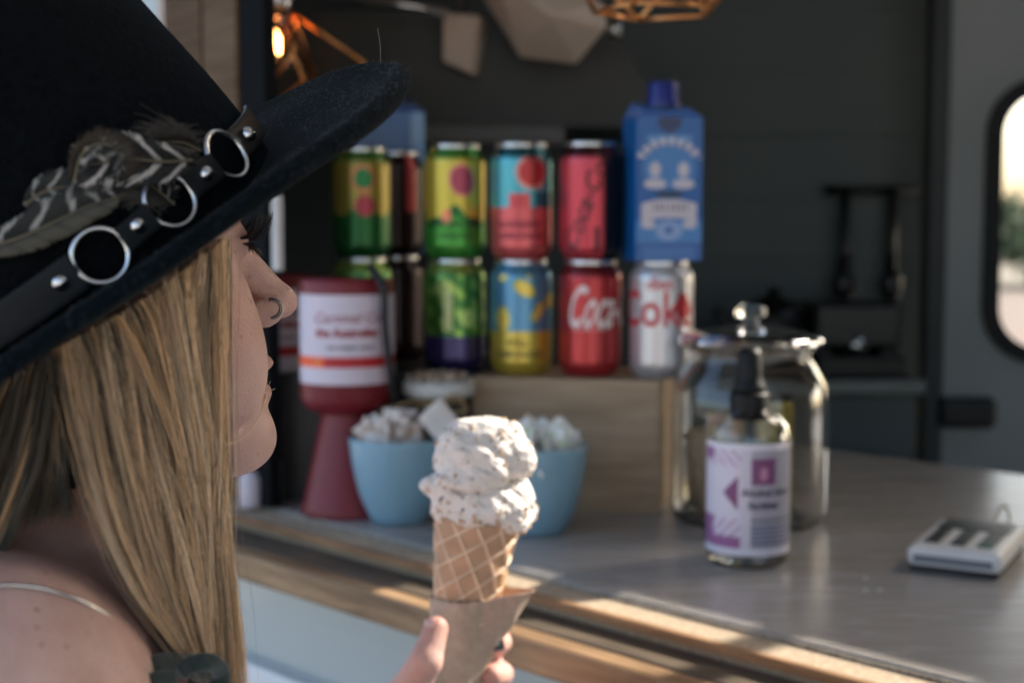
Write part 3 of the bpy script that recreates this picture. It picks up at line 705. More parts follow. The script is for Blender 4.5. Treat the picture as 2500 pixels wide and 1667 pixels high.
# ------------------------------------------------------------------ sanitiser bottle
YSB = 1.25; XS = xat(1831, YSB)
sbm = thing('sanitiser_bottle', 'clear sanitiser bottle with purple and white label and black pump cap', 'bottle', (XS, YSB, 1.2)); face = math.atan2(-YSB, -XS)
R = [(0, .003), (.030, 0), (.035, .003), (.0365, .010), (.0365, .112), (.034, .124), (.026, .133), (.016, .138), (.0145, .142), (.0145, .150), (.013, .150), (.013, .140), (.025, .1315), (.0325, .122), (.0350, .111), (.0350, .011), (.033, .005), (0, .006)]
v, f = lathe(R, 64); mobj('bottle_body', v, f, M['glass'], sbm, True)
v, f = lathe([(0, .0065), (.0325, .0065), (.0347, .012), (.0347, .106), (0, .106)], 48); mobj('gel', v, f, M['liquid'], sbm, True)
v, f = lathe([(0, .1525), (.0165, .1525), (.0172, .150), (.0172, .130), (.0165, .128), (.0150, .128)], 40); mobj('collar', v, f, M['jet'], sbm, True)
v, f = lathe([(0, .1527), (.0150, .1527), (.0145, .158), (.0115, .162), (.0110, .168), (.0105, .186), (.008, .191), (0, .192)], 40); cp = mobj('pump_cap', v, f, M['jet'], sbm, True)
def p_label(x, y):   # mm, label 98 high
    white = (202, 196, 210); pur = (120, 70, 112)
    y0 = y
    if y < 7 or y > 92: return (208, 204, 216)
    if x < -6:
        if x < -34 and (y > 82 or y < 34): return (140, 96, 140)
        d = abs(y-55); 
        if -19 > x-8 and False: return pur
        xx = -8-x
        if 0 < xx < 15 and d < (15-xx)*1.05 and x < -8: return pur
        if y < 16: return (146, 92, 140)
        q = math.sin((x+d*1.0)*.62)
        return (176, 148, 176) if (q > .35 and d > 22) else white
    if x < 3: return (196, 190, 204)
    if x > 3 and y > 62 and y < 86: return ((186, 130, 160) if ell(x, y, 14, 72, 3.5, 6) < 1 else pur) if x < 25 else (150, 150, 166)
    if x > 3 and 30 < y < 32: return (80, 92, 108)
    if x > 3 and 7 < y < 28: return (150, 148, 166) if math.sin(y*1.6) > -.2 else (96, 102, 124)
    return (164, 158, 172) if x < 26 else (150, 150, 166)
P_, F_, u, v = grid(lambda u, v: np.stack([.0368*np.cos(face+(u-.5)*4.6), .0368*np.sin(face+(u-.5)*4.6), .013+v*.098], 1), 150, 98)
mobj('label_wrap', P_, F_, M['print'], sbm, True, np.array([lin(p_label((a-.5)*4.6*36.8, b*98)) for a, b in zip(u, v)]))
inkd = M['inkdk']
wtext('lettering', 'Alcohol Hand', .0085, .0368, .066, inkd, sbm, face+.50, bold=.0003); wtext('lettering', 'Sanitiser', .0085, .0368, .055, inkd, sbm, face+.40, bold=.0003)

# ------------------------------------------------------------------ card reader
pA, pB = Wz(2210, 1392, 1.2), Wz(2425, 1412, 1.2)
rx = (pB-pA); wR = .080; rx /= np.linalg.norm(rx); rang = math.atan2(rx[1], rx[0])
cr_ = thing('card_reader', 'white card reader with three rows of dark keys on the counter', 'card reader', tuple(pA), rang-.10)
o = mobj('reader_body', *boxg((wR/2, .068, .0135), (wR, .136, .019)), M['white'], cr_); bevel(o, .007, 4)
o = mobj('reader_base', *boxg((wR/2, .068, .003), (wR-.006, .130, .005)), M['rubber'], cr_)
box('card_slot', (wR/2, -.0005, .0125), (wR*.82, .002, .006), mat('slot_grey', (.16, .17, .20), .5), cr_)
kg = mat('key_dark', (.012, .018, .018), .35); kgr = mat('key_green', (.015, .09, .05), .4)
for i in range(3):
    for j in range(4):
        o = box('key', (wR*(.22+.28*i), .026+.0155*j, .0236), (.0135, .0135, .0022), kgr if (i == 2 and j == 0) else kg, cr_, .001)
o = box('screen', (wR/2, .106, .0236), (wR*.78, .040, .0014), kg, cr_, .001)
tagm = thing('wire_loop', 'thin wire card holder behind the card reader', 'card holder', tuple(Wz(2440, 1325, 1.2)))
tl = np.array(tagm.location)
v, f = tubeg(spline([W(2412, 1300, 1.33)-tl, W(2430, 1262, 1.33)-tl, W(2452, 1232, 1.335)-tl, W(2464, 1262, 1.34)-tl, W(2458, 1300, 1.34)-tl], 20), .0013, 6); mobj('wire', v, f, mat('brass_wire', (.35, .26, .14), .35, 1.), tagm, True)
o = box('foot', (0, 0, .002), (.03, .03, .004), M['steel'], tagm, .001)
sg = thing('sugar_grain', 'tiny white sugar grains spilled on the counter left of the reader', 'crumb', tuple(Wz(2125, 1440, 1.2)))
for (px, py) in ((2113, 1413), (2112, 1442), (2148, 1441)):
    c = Wz(px, py, 1.2)-np.array(sg.location); v, f = sphg((c[0], c[1], .001), (.0016, .0014, .001), 8, 5); mobj('grain', v, f, M['white'], sg, True)

# ------------------------------------------------------------------ implicit surfaces
def iso(fn, lo, hi, h, k=8, margin=.006):
    lo = np.array(lo, float); nb = np.ceil((np.array(hi)-lo)/(h*k)).astype(int); n = nb*k
    cx, cy, cz = [lo[i]+(np.arange(nb[i])+.5)*h*k for i in range(3)]
    C_ = np.stack(np.meshgrid(cx, cy, cz, indexing='ij'), -1).reshape(-1, 3); d = fn(C_.astype(np.float32)).reshape(nb)
    act = np.argwhere(np.abs(d) < k*h*.95+margin)
    Dn = np.where(d < 0, np.float32(-1), np.float32(1)).repeat(k, 0).repeat(k, 1).repeat(k, 2)
    Dn = np.pad(Dn, ((0, 1),)*3, mode='edge')
    off_ = np.stack(np.meshgrid(*[np.arange(k+1)]*3, indexing='ij'), -1).reshape(-1, 3)
    for a in range(0, len(act), 900):
        A = act[a:a+900]; I = (A[:, None]*k+off_[None]).reshape(-1, 3); P = (lo+I*h).astype(np.float32)
        Dn[I[:, 0], I[:, 1], I[:, 2]] = fn(P)
    sg_ = Dn < 0
    c = np.zeros(tuple(n), np.int8)
    for dx in (0, 1):
        for dy in (0, 1):
            for dz in (0, 1): c += sg_[dx:dx+n[0], dy:dy+n[1], dz:dz+n[2]]
    cell = np.argwhere((c > 0) & (c < 8)); idx = np.full(tuple(n), -1, np.int32); idx[cell[:, 0], cell[:, 1], cell[:, 2]] = np.arange(len(cell))
    acc = np.zeros((len(cell), 3)); cnt = np.zeros(len(cell))
    cor = [(x, y, z) for x in (0, 1) for y in (0, 1) for z in (0, 1)]
    vals = {q: Dn[cell[:, 0]+q[0], cell[:, 1]+q[1], cell[:, 2]+q[2]] for q in cor}
    for q in cor:
        for ax in range(3):
            if q[ax]: continue
            r = list(q); r[ax] = 1; a, b = vals[q], vals[tuple(r)]; m_ = (a < 0) != (b < 0); t = np.where(m_, a/(a-b+1e-20), 0)
            pt = np.tile(np.array(q, float), (len(cell), 1)); pt[:, ax] = t; acc[m_] += pt[m_]; cnt[m_] += 1
    Vv = lo+(cell+acc/cnt[:, None])*h
    Fs = []
    for ax in range(3):
        s0 = [slice(0, None)]*3; s1 = [slice(0, None)]*3; s0[ax] = slice(0, -1); s1[ax] = slice(1, None)
        a, b = sg_[tuple(s0)], sg_[tuple(s1)]; e = np.argwhere(a != b); o1, o2 = [q for q in range(3) if q != ax]
        e = e[(e[:, o1] > 0) & (e[:, o2] > 0) & (e[:, o1] < n[o1]) & (e[:, o2] < n[o2])]
        fl = a[e[:, 0], e[:, 1], e[:, 2]]
        def g_(d1, d2):
            q = e.copy(); q[:, o1] -= d1; q[:, o2] -= d2; return idx[q[:, 0], q[:, 1], q[:, 2]]
        Q = np.stack([g_(1, 1), g_(0, 1), g_(0, 0), g_(1, 0)], 1)
        flip = fl if ax != 1 else ~fl
        Q[~flip] = Q[~flip][:, ::-1]; Fs.append(Q[(Q >= 0).all(1)])
    Fs = np.vstack(Fs)
    for _ in range(2):
        g0 = fn(Vv.astype(np.float32)).astype(float); e_ = 4e-4; G = np.zeros_like(Vv)
        for ax in range(3):
            q = Vv.copy(); q[:, ax] += e_; G[:, ax] = (fn(q.astype(np.float32))-g0)/e_
        gg = (G**2).sum(1)+1e-6; st_ = -(g0/gg)[:, None]*G; ln = np.linalg.norm(st_, axis=1)[:, None]; Vv += st_*np.minimum(1, h*.5/(ln+1e-12))
    return Vv, Fs
def rc(p, a, b, ra, rb_):
    a = np.array(a, np.float32); b = np.array(b, np.float32); ba = b-a; l2 = float(ba@ba); rr = ra-rb_
    pa = p-a; t = np.clip((pa@ba)/l2, 0, 1)[:, None]; d = pa-ba*t
    return np.sqrt((d*d).sum(1))-(ra+(rb_-ra)*t[:, 0])
def el(p, c, r, Rm=None):
    q = p-np.array(c, np.float32)
    if Rm is not None: q = q@np.array(Rm, np.float32)
    r = np.array(r, np.float32); k0 = np.sqrt(((q/r)**2).sum(1)); k1 = np.sqrt(((q/(r*r))**2).sum(1))
    return k0*(k0-1)/(k1+1e-9)
def smin(a, b, k):
    h = np.maximum(k-np.abs(a-b), 0)/k; return np.minimum(a, b)-h*h*k*.25
def smax(a, b, k): return -smin(-a, -b, k)

# ------------------------------------------------------------------ the woman
A_, PI_ = math.radians(32), math.radians(4)
hf = np.array([math.cos(A_)*math.cos(PI_), math.sin(A_)*math.cos(PI_), math.sin(PI_)]); hl = np.array([-math.sin(A_), math.cos(A_), 0]); hu = np.cross(hf, hl)
HR = np.stack([hf, hl, hu], 1); HO = W(722, 737, .665)-HR@np.array([.1175, 0, -.0305])
def H(x, y, z): return HO+HR@np.array([x, y, z])
def head_sdf(p):
    q = (p-HO.astype(np.float32))@HR.astype(np.float32)
    q = q.copy(); qa = q.copy(); qa[:, 1] = np.abs(qa[:, 1])
    d = el(q, (-.010, 0, .028), (.090, .070, .078))
    d = smin(d, el(q, (.040, 0, .035), (.047, .056, .045)), .03)
    d = smin(d, el(q, (.036, 0, -.030), (.050, .052, .062)), .03)
    d = smin(d, rc(qa, (-.004, .046, -.052), (.068, .012, -.086), .017, .015), .028)
    d = smin(d, el(qa, (.052, .034, -.030), (.024, .022, .022)), .022)       # cheek
    d = smin(d, el(qa, (.064, .032, -.053), (.022, .0190, .026)), .018)       # smiling cheek
    d = smin(d, el(qa, (.066, .026, .020), (.019, .026, .011)), .016)        # brow
    d = smin(d, el(q, (.064, 0, -.064), (.030, .028, .030)), .014)            # muzzle
    d = smin(d, el(q, (.0828, 0, -.0905), (.0178, .020, .0155)), .016)          # chin
    d = smax(d, -el(qa, (.093, .030, .002), (.020, .015, .011)), .012)        # socket
    d = smin(d, el(qa, (.0705, .031, .001), (.0130, .0135, .0125)), .004)      # lids
    d = smin(d, rc(q, (.0780, 0, .010), (.1060, 0, -.0265), .0068, .0078), .009) # nose bridge
    d = smin(d, el(q, (.1092, 0, -.0300), (.0086, .0080, .0073)), .005)
    d = smin(d, el(qa, (.0965, .0100, -.0335), (.0095, .0056, .0064)), .006)   # wings
    d = smax(d, -el(qa, (.1010, .0055, -.0405), (.0055, .0028, .0040)), .002)
    d = smax(d, -rc(qa, (.0985, .0165, -.027), (.088, .0185, -.036), .0015, .0018), .004)   # wing crease
    d = smin(d, el(q, (.0902, 0, -.0555), (.0105, .022, .0052)), .005)        # lips
    d = smin(d, el(q, (.0893, 0, -.0690), (.0100, .019, .0062)), .005)
    d = smax(d, -el(q, (.1000, 0, -.0622), (.016, .024, .0026)), .003)
    d = smax(d, -rc(qa, (.0875, .0200, -.042), (.0735, .0330, -.075), .0020, .0015), .010)   # smile fold
    d = smin(d, el(qa, (-.004, .072, -.008), (.017, .007, .029)), .008)       # ears
    return d
NB = W(85, 1575, .61); RS = W(-60, 1790, .485); LS = W(290, 1830, .80)
ELB = W(640, 2250, .90); WR = W(935, 1830, .945)
def Hd(px, py, Y): return W(px, py, Y)
FING = [  # thumb, index, middle, ring, little: (points, radii)
    ([Hd(890, 1800, .935), Hd(985, 1705, .915), Hd(1040, 1612, .908), Hd(1064, 1534, .918)], [.0160, .0135, .0105, .0082]),
    ([Hd(1060, 1740, 1.000), Hd(1150, 1640, 1.012), Hd(1218, 1566, .985), Hd(1206, 1570, .960)], [.0105, .0090, .0084, .0074]),
    ([Hd(1050, 1790, 1.000), Hd(1150, 1722, 1.012), Hd(1222, 1645, .985), Hd(1200, 1648, .956)], [.0108, .0092, .0086, .0076]),
    ([Hd(1040, 1850, .995), Hd(1140, 1800, 1.006), Hd(1200, 1740, .982), Hd(1178, 1742, .956)], [.0102, .0088, .0082, .0072]),
    ([Hd(1025, 1910, .985), Hd(1110, 1880, .998), Hd(1165, 1826, .980), Hd(1146, 1826, .956)], [.0090, .0076, .0070, .0062])]
def body_sdf(p):
    d = head_sdf(p)
    d = smin(d, rc(p, H(-.022, 0, -.045), NB, .047, .050), .03)
    d = smin(d, rc(p, RS, NB, .045, .056), .05); d = smin(d, rc(p, NB, LS, .050, .042), .04)
    d = smin(d, rc(p, RS, W(260, 1850, .58), .042, .045), .05)
    ch = (RS+LS)/2-np.array([.07, 0, .17]); d = smin(d, el(p, ch, (.135, .135, .150), None), .05)
    d = smin(d, el(p, ch-np.array([0, 0, .15]), (.125, .12, .16)), .05)
    d = smin(d, rc(p, RS, RS+np.array([.00, -.02, -.26]), .044, .036), .04)
    d = smin(d, rc(p, LS, ELB, .044, .036), .03); d = smin(d, rc(p, ELB, WR, .036, .024), .02)
    hand = rc(p, WR, Hd(1010, 1800, .965), .024, .027)
    hand = smin(hand, rc(p, Hd(960, 1800, .950), Hd(1055, 1745, .995), .020, .013), .02)
    hand = smin(hand, rc(p, Hd(985, 1850, .955), Hd(1040, 1860, .985), .022, .014), .02)
    for pts, r in FING:
        fg = rc(p, pts[0], pts[1], r[0], r[1])
        for i in (1, 2): fg = smin(fg, rc(p, pts[i], pts[i+1], r[i], r[i+1]), .003)
        hand = smin(hand, fg, .005)
    return smin(d, hand, .012)
person = None
v, f = iso(body_sdf, (-.47, .28, 1.0), (.04, 1.10, 1.62), .0021)
skin = mat('skin', rough=.48, sss=.12, spec=.4)
B(skin).inputs['Subsurface Radius'].default_value = (.010, .004, .002); B(skin).inputs['Subsurface Scale'].default_value = .5
co = coords(skin)
n1 = N(skin, 'ShaderNodeTexNoise'); n1.inputs['Scale'].default_value = 38; n1.inputs['Detail'].default_value = 5; L(skin, co, n1.inputs['Vector'])
r1 = N(skin, 'ShaderNodeValToRGB'); r1.color_ramp.elements[0].position = .32; r1.color_ramp.elements[1].position = .68
r1.color_ramp.elements[0].color = (.46, .275, .225, 1); r1.color_ramp.elements[1].color = (.60, .385, .325, 1); L(skin, n1.outputs['Fac'], r1.inputs[0])
vo = N(skin, 'ShaderNodeTexVoronoi'); vo.inputs['Scale'].default_value = 170; L(skin, co, vo.inputs['Vector'])
r2 = N(skin, 'ShaderNodeValToRGB'); r2.color_ramp.elements[0].position = .10; r2.color_ramp.elements[1].position = .22; r2.color_ramp.elements[0].color = (1, 1, 1, 1); r2.color_ramp.elements[1].color = (0, 0, 0, 1)
L(skin, vo.outputs['Distance'], r2.inputs[0])
n2 = N(skin, 'ShaderNodeTexNoise'); n2.inputs['Scale'].default_value = 60; L(skin, co, n2.inputs['Vector'])
r3 = N(skin, 'ShaderNodeValToRGB'); r3.color_ramp.elements[0].position = .50; r3.color_ramp.elements[1].position = .66; L(skin, n2.outputs['Fac'], r3.inputs[0])
mu = N(skin, 'ShaderNodeMath', operation='MULTIPLY'); L(skin, r2.outputs[0], mu.inputs[0]); L(skin, r3.outputs[0], mu.inputs[1])
mu2 = N(skin, 'ShaderNodeMath', operation='MULTIPLY'); mu2.inputs[1].default_value = .9; L(skin, mu.outputs[0], mu2.inputs[0])
mx = N(skin, 'ShaderNodeMix', data_type='RGBA'); mx.inputs['B'].default_value = (.26, .11, .075, 1) if False else (0, 0, 0, 0)
mx.inputs[7].default_value = (.27, .12, .08, 1); L(skin, mu2.outputs[0], mx.inputs[0]); L(skin, r1.outputs[0], mx.inputs[6])
at = N(skin, 'ShaderNodeVertexColor'); at.layer_name = 'Col'; mm = N(skin, 'ShaderNodeMix', data_type='RGBA', blend_type='MULTIPLY'); mm.inputs[0].default_value = 1
L(skin, mx.outputs[2], mm.inputs[6]); L(skin, at.outputs[0], mm.inputs[7]); L(skin, mm.outputs[2], B(skin).inputs['Base Color'])
n3 = N(skin, 'ShaderNodeTexNoise'); n3.inputs['Scale'].default_value = 900; n3.inputs['Detail'].default_value = 4; L(skin, co, n3.inputs['Vector'])
bp = N(skin, 'ShaderNodeBump'); bp.inputs['Strength'].default_value = .65; bp.inputs['Distance'].default_value = .0010; L(skin, n3.outputs['Fac'], bp.inputs['Height']); L(skin, bp.outputs[0], B(skin).inputs['Normal'])
q = (v-HO)@HR; col = np.ones((len(v), 3))
def blob(c, r, tint, s=1.):
    qq = q.copy(); qq[:, 1] = np.abs(qq[:, 1]); w_ = np.clip(np.exp(-(((qq-np.array(c))/np.array(r))**2).sum(1))*s, 0, 1)[:, None]
    global col; col = col*(1-w_)+col*np.array(tint)*w_
blob((.094, 0, -.056), (.010, .018, .0045), (.78, .42, .45)); blob((.091, 0, -.069), (.010, .016, .005), (.78, .42, .45))
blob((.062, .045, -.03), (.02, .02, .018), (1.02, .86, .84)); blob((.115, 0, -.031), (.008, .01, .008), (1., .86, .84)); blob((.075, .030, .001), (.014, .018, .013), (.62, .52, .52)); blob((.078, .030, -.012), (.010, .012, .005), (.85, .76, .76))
for pts, r in FING:
    for t_, k_ in ((pts[-1], .9), (pts[-2], .5)):
        w_ = np.exp(-((v-np.array(t_))**2).sum(1)/.011**2)[:, None]*k_; col = col*(1-w_)+col*np.array((1.02, .74, .70))*w_
person = mobj('person', v, f, skin, None, True, col)
tag(person, 'blonde woman in a black hat holding up an ice cream cone', 'person')

# eye, lashes, brow hairs
for sgn in (-1, 1):
    v, f = sphg(H(.0716, sgn*.031, .0005), .0112, 24, 16); eo = mobj('eyeball', v, f, mat('eye_white', (.7, .66, .62), .1, coat=1.), person, True)
    v, f = sphg(H(.0790, sgn*.0310, .0005), (.0044,)*3, 16, 10); mobj('iris', v, f, mat('iris', (.03, .04, .03), .05, coat=1.), eo, True)
    parts = []
    rl = random.Random(5)
    for up_, n_ in ((1, 110), (-1, 60)):
        for i in range(n_):
            a = rl.uniform(-1.15, 1.25); rr = .0132
            y = sgn*(.031+rr*math.sin(a)*.92); x = .0715+rr*math.cos(a)*.93; z = .002+(.0018 if up_ > 0 else -.0035)*math.cos(a)
            Ln = rl.uniform(.0085, .0120) if up_ > 0 else rl.uniform(.004, .006)
            dx, dy = math.cos(a*.75)*1.0, sgn*math.sin(a*.75)+rl.gauss(0, .12); fan = rl.gauss(0, .12)
            P_ = [H(x, y, z), H(x+dx*Ln*.45, y+dy*Ln*.45, z+up_*Ln*(.08+fan)), H(x+dx*Ln*.8, y+dy*Ln*.8, z+up_*Ln*(.38+fan)), H(x+dx*Ln*.95, y+dy*Ln*.95, z+up_*Ln*(.72+fan))]
            parts.append(tubeg(spline(P_, 7), np.linspace(.00032, .00008, 7), 4))
    v, f = join(parts); tag(mobj('eyelashes', v, f, mat('lash_black', (.006, .006, .006), .5), person), kind='stuff')
# nose ring
c = H(.0990, -.0150, -.0310); ax1 = HR@np.array([.55, -.25, -.35]); ax1 /= np.linalg.norm(ax1); ax2 = HR@np.array([.15, -.12, 1.]); ax2 -= ax1*(ax1@ax2); ax2 /= np.linalg.norm(ax2)
v, f = tubeg([c+(ax1*math.cos(a)+ax2*math.sin(a))*.0042 for a in np.linspace(-2.3, 2.3, 30)], .00080, 8); mobj('nose_ring', v, f, mat('black_steel', (.10, .10, .105), .18, 1.), person, True)
# nails
def nail(c, n, t, w_, l_, m):
    n = n/np.linalg.norm(n); t = t-n*(t@n); t /= np.linalg.norm(t); b = np.cross(n, t)
    P_, F_, u, v_ = grid(lambda u, v: c+np.outer((u-.5)*w_, b)+np.outer((v-.5)*l_, t)+np.outer(-((2*u-1)**2)*w_*.17-((2*v-1)**4)*.0004, n), 10, 10)
    o = mobj('fingernail', P_, F_, m, person, True); so_ = o.modifiers.new('solid', 'SOLIDIFY'); so_.thickness = .0005; return o
tip = FING[0][0][3]; pre = FING[0][0][2]; vdir = (CAM-tip); vdir /= np.linalg.norm(vdir)
nail(tip+(vdir*.75+np.array([-.75, 0, 0]))/np.linalg.norm(vdir*.75+np.array([-.75, 0, 0]))*.0078+np.array([0, 0, .000]), vdir*.7+np.array([-.8, 0, 0]), tip-pre, .0100, .012, mat('bare_nail', (.50, .32, .28), .35))
tip = FING[1][0][3]
nail(tip+np.array([.0035, -.0062, .0008]), np.array([.35, -.9, .05]), np.array([-.8, -.1, -.1]), .0080, .0078, mat('dark_green_nail', (.018, .028, .020), .15, coat=1.))
# fine down on the face
_h = np.argwhere((q[:, 0] > .02) & (q[:, 2] < .03) & (q[:, 2] > -.12) & (q[:, 1] < .03)).ravel(); _vv = np.array([x.co[:] for x in person.data.vertices])[_h]; _nn = np.array([x.normal[:] for x in person.data.vertices])[_h]
_r = np.random.default_rng(4); pk = _r.choice(len(_h), 9000, replace=False); P0 = _vv[pk]; Nn_ = _nn[pk]; dn = np.cross(Nn_, _r.normal(0, 1, (9000, 3))*.4+np.array([.3, -.2, 0])); dn[:, 2] -= .6; dn -= Nn_*(dn*Nn_).sum(1)[:, None]; dn /= np.linalg.norm(dn, axis=1)[:, None]
ln = _r.uniform(.0007, .0017, 9000)[:, None]; tipd = P0+(Nn_*.45+dn*.9)*ln; sd = np.cross(Nn_, dn)*.000022; tr = np.stack([P0-sd, P0+sd, tipd], 1).reshape(-1, 3)
tag(mobj('facial_down', tr, np.arange(27000).reshape(-1, 3), mat('pale_down', (.75, .62, .50), .5), person), kind='stuff')
# necklace
pts = [W(-30, 1432, .50), W(40, 1428, .505), W(120, 1440, .515), W(200, 1468, .528), W(270, 1505, .545), W(330, 1545, .56)]
P_ = spline(pts, 40)
def snap(P_, fn, off_=0.):
    P_ = P_.copy()
    for _ in range(12):
        g0 = fn(P_.astype(np.float32)); d = P_-CAM; d /= np.linalg.norm(d, axis=1)[:, None]; P_ += d*((g0-off_)*.8)[:, None]
    return P_
P_ = snap(P_, body_sdf, .0012); v, f = tubeg(P_, .0008, 6); mobj('necklace', v, f, M['steel'], person, True)

# green top: strap with bow over the shoulder
gm = noisy(mat('dark_green_cotton', rough=.85, sheen=.3), (.009, .018, .014), (.018, .031, .025), 260, bump=.4)
def ribbon(name, pts, wd, th, nrm, m, parent):
    P_ = spline(pts, 28); T = np.gradient(P_, axis=0); T /= np.linalg.norm(T, axis=1)[:, None]; nr = np.array(nrm, float); Bn = np.cross(T, nr); Bn /= np.linalg.norm(Bn, axis=1)[:, None]; Nn = np.cross(Bn, T)
    prof = [(math.cos(a)*wd/2, math.sin(a)*th/2) for a in np.linspace(0, 2*np.pi, 14, endpoint=False)]
    V_ = np.concatenate([[p+b*x+n*y for x, y in prof] for p, b, n in zip(P_, Bn, Nn)]); F_ = [(i*14+j, i*14+(j+1) % 14, (i+1)*14+(j+1) % 14, (i+1)*14+j) for i in range(27) for j in range(14)]
    F_ += [tuple(range(14))[::-1], tuple(27*14+j for j in range(14))]
    return mobj(name, V_, F_, m, parent, True)
topm = ribbon('shoulder_strap', [W(230, 1760, .50), W(275, 1695, .50), W(340, 1645, .505), W(410, 1622, .515), W(490, 1632, .53), W(550, 1700, .55)], .0095, .003, (0, -1, .5), gm, person)
ribbon('strap_bow', [W(440, 1640, .512), W(475, 1618, .508), W(520, 1618, .512), W(542, 1652, .52), W(515, 1690, .52), W(455, 1680, .512)], .0065, .002, (.2, -1, .3), gm, topm)
ribbon('strap_bow', [W(430, 1655, .505), W(375, 1662, .498), W(325, 1690, .495), W(350, 1730, .495), W(410, 1700, .50)], .0065, .002, (0, -1, .3), gm, topm)
ctr = (RS+LS)/2; ax_ = (LS-RS)[:2]; ya = math.atan2(ax_[1], ax_[0])
prof = []
for z, a, b in ((-.40, .132, .125), (-.30, .138, .132), (-.20, .142, .142), (-.125, .145, .145), (-.10, .142, .142)):
    prof.append([(a*math.cos(t)*1.0, b*math.sin(t), z) for t in np.linspace(0, 2*np.pi, 64, endpoint=False)])
v = np.array(prof).reshape(-1, 3)+ctr+np.array([-.07, 0, -.05]); f = [(i*64+j, i*64+(j+1) % 64, (i+1)*64+(j+1) % 64, (i+1)*64+j) for i in range(4) for j in range(64)]
o = mobj('green_top', v, f, gm, person, True); o.modifiers.new('solid', 'SOLIDIFY').thickness = .002

# ------------------------------------------------------------------ hair
G = [[(546, 560), (547, 700), (549, 850), (546, 1000), (546, 1150), (535, 1290), (543, 1400), (552, 1520), (562, 1700)],
     [(520, 560), (515, 700), (518, 850), (530, 1000), (538, 1150), (530, 1300), (538, 1420), (547, 1540), (556, 1700)],
     [(480, 570), (468, 700), (478, 850), (500, 1000), (520, 1150), (528, 1300), (534, 1430), (542, 1550), (551, 1700)],
     [(430, 600), (438, 720), (455, 860), (480, 1000), (502, 1150), (518, 1300), (528, 1440), (540, 1560), (552, 1700)],
     [(385, 640), (405, 750), (430, 880), (455, 1010), (486, 1160), (508, 1310), (520, 1450), (532, 1570), (545, 1700)],
     [(325, 680), (350, 780), (380, 900), (412, 1030), (448, 1170), (490, 1300), (515, 1430), (525, 1560), (540, 1700)],
     [(275, 720), (295, 820), (322, 930), (348, 1050), (368, 1190), (395, 1330), (430, 1470), (475, 1590), (525, 1700)],
     [(222, 750), (245, 850), (268, 960), (295, 1080), (335, 1220), (372, 1360), (415, 1490), (470, 1600), (520, 1700)],
     [(168, 790), (185, 890), (205, 1000), (232, 1120), (278, 1260), (330, 1390), (388, 1500), (450, 1590), (510, 1680)],
     [(128, 820), (145, 920), (165, 1020), (192, 1130), (235, 1260), (285, 1370), (345, 1470), (415, 1560), (490, 1660)]]
G2 = [[(150, 800), (135, 920), (118, 1020), (96, 1120), (62, 1230), (22, 1330), (-20, 1430), (-60, 1520), (-90, 1600)],
      [(110, 820), (92, 930), (70, 1030), (45, 1130), (10, 1240), (-30, 1340), (-65, 1430), (-95, 1520), (-120, 1600)],
      [(60, 860), (42, 960), (20, 1060), (-8, 1160), (-40, 1260), (-75, 1350), (-105, 1440), (-130, 1520), (-150, 1600)],
      [(10, 880), (-10, 980), (-35, 1080), (-62, 1180), (-95, 1280), (-125, 1370), (-150, 1450), (-170, 1530), (-190, 1600)],
      [(-60, 900), (-80, 1000), (-100, 1100), (-120, 1200), (-140, 1300), (-160, 1390), (-175, 1470), (-190, 1540), (-200, 1600)]]
def brim_edge(x): return float(np.interp(x, [-300, 0, 134, 268, 383, 527, 661], [1150, 951, 867, 794, 726, 615, 504]))
def clipg(GG):
    out = []
    for g in GG:
        e = brim_edge(g[0][0])-14; h = [list(a) for a in g]; h[0][1] = e
        for j in range(1, 4): h[j][1] = max(h[j][1], h[j-1][1]+45)
        out.append(h)
    return out
G = clipg(G); G2 = clipg(G2)
def hdepth(px, py):
    top_ = np.interp(px, [-200, 0, 150, 300, 450, 550], [.56, .525, .517, .522, .543, .566])
    bot_ = np.interp(px, [-200, 0, 200, 350, 450, 560], [.50, .50, .505, .512, .530, .560])
    t = np.clip((py-1000)/600, 0, 1); return top_*(1-t)+bot_*t
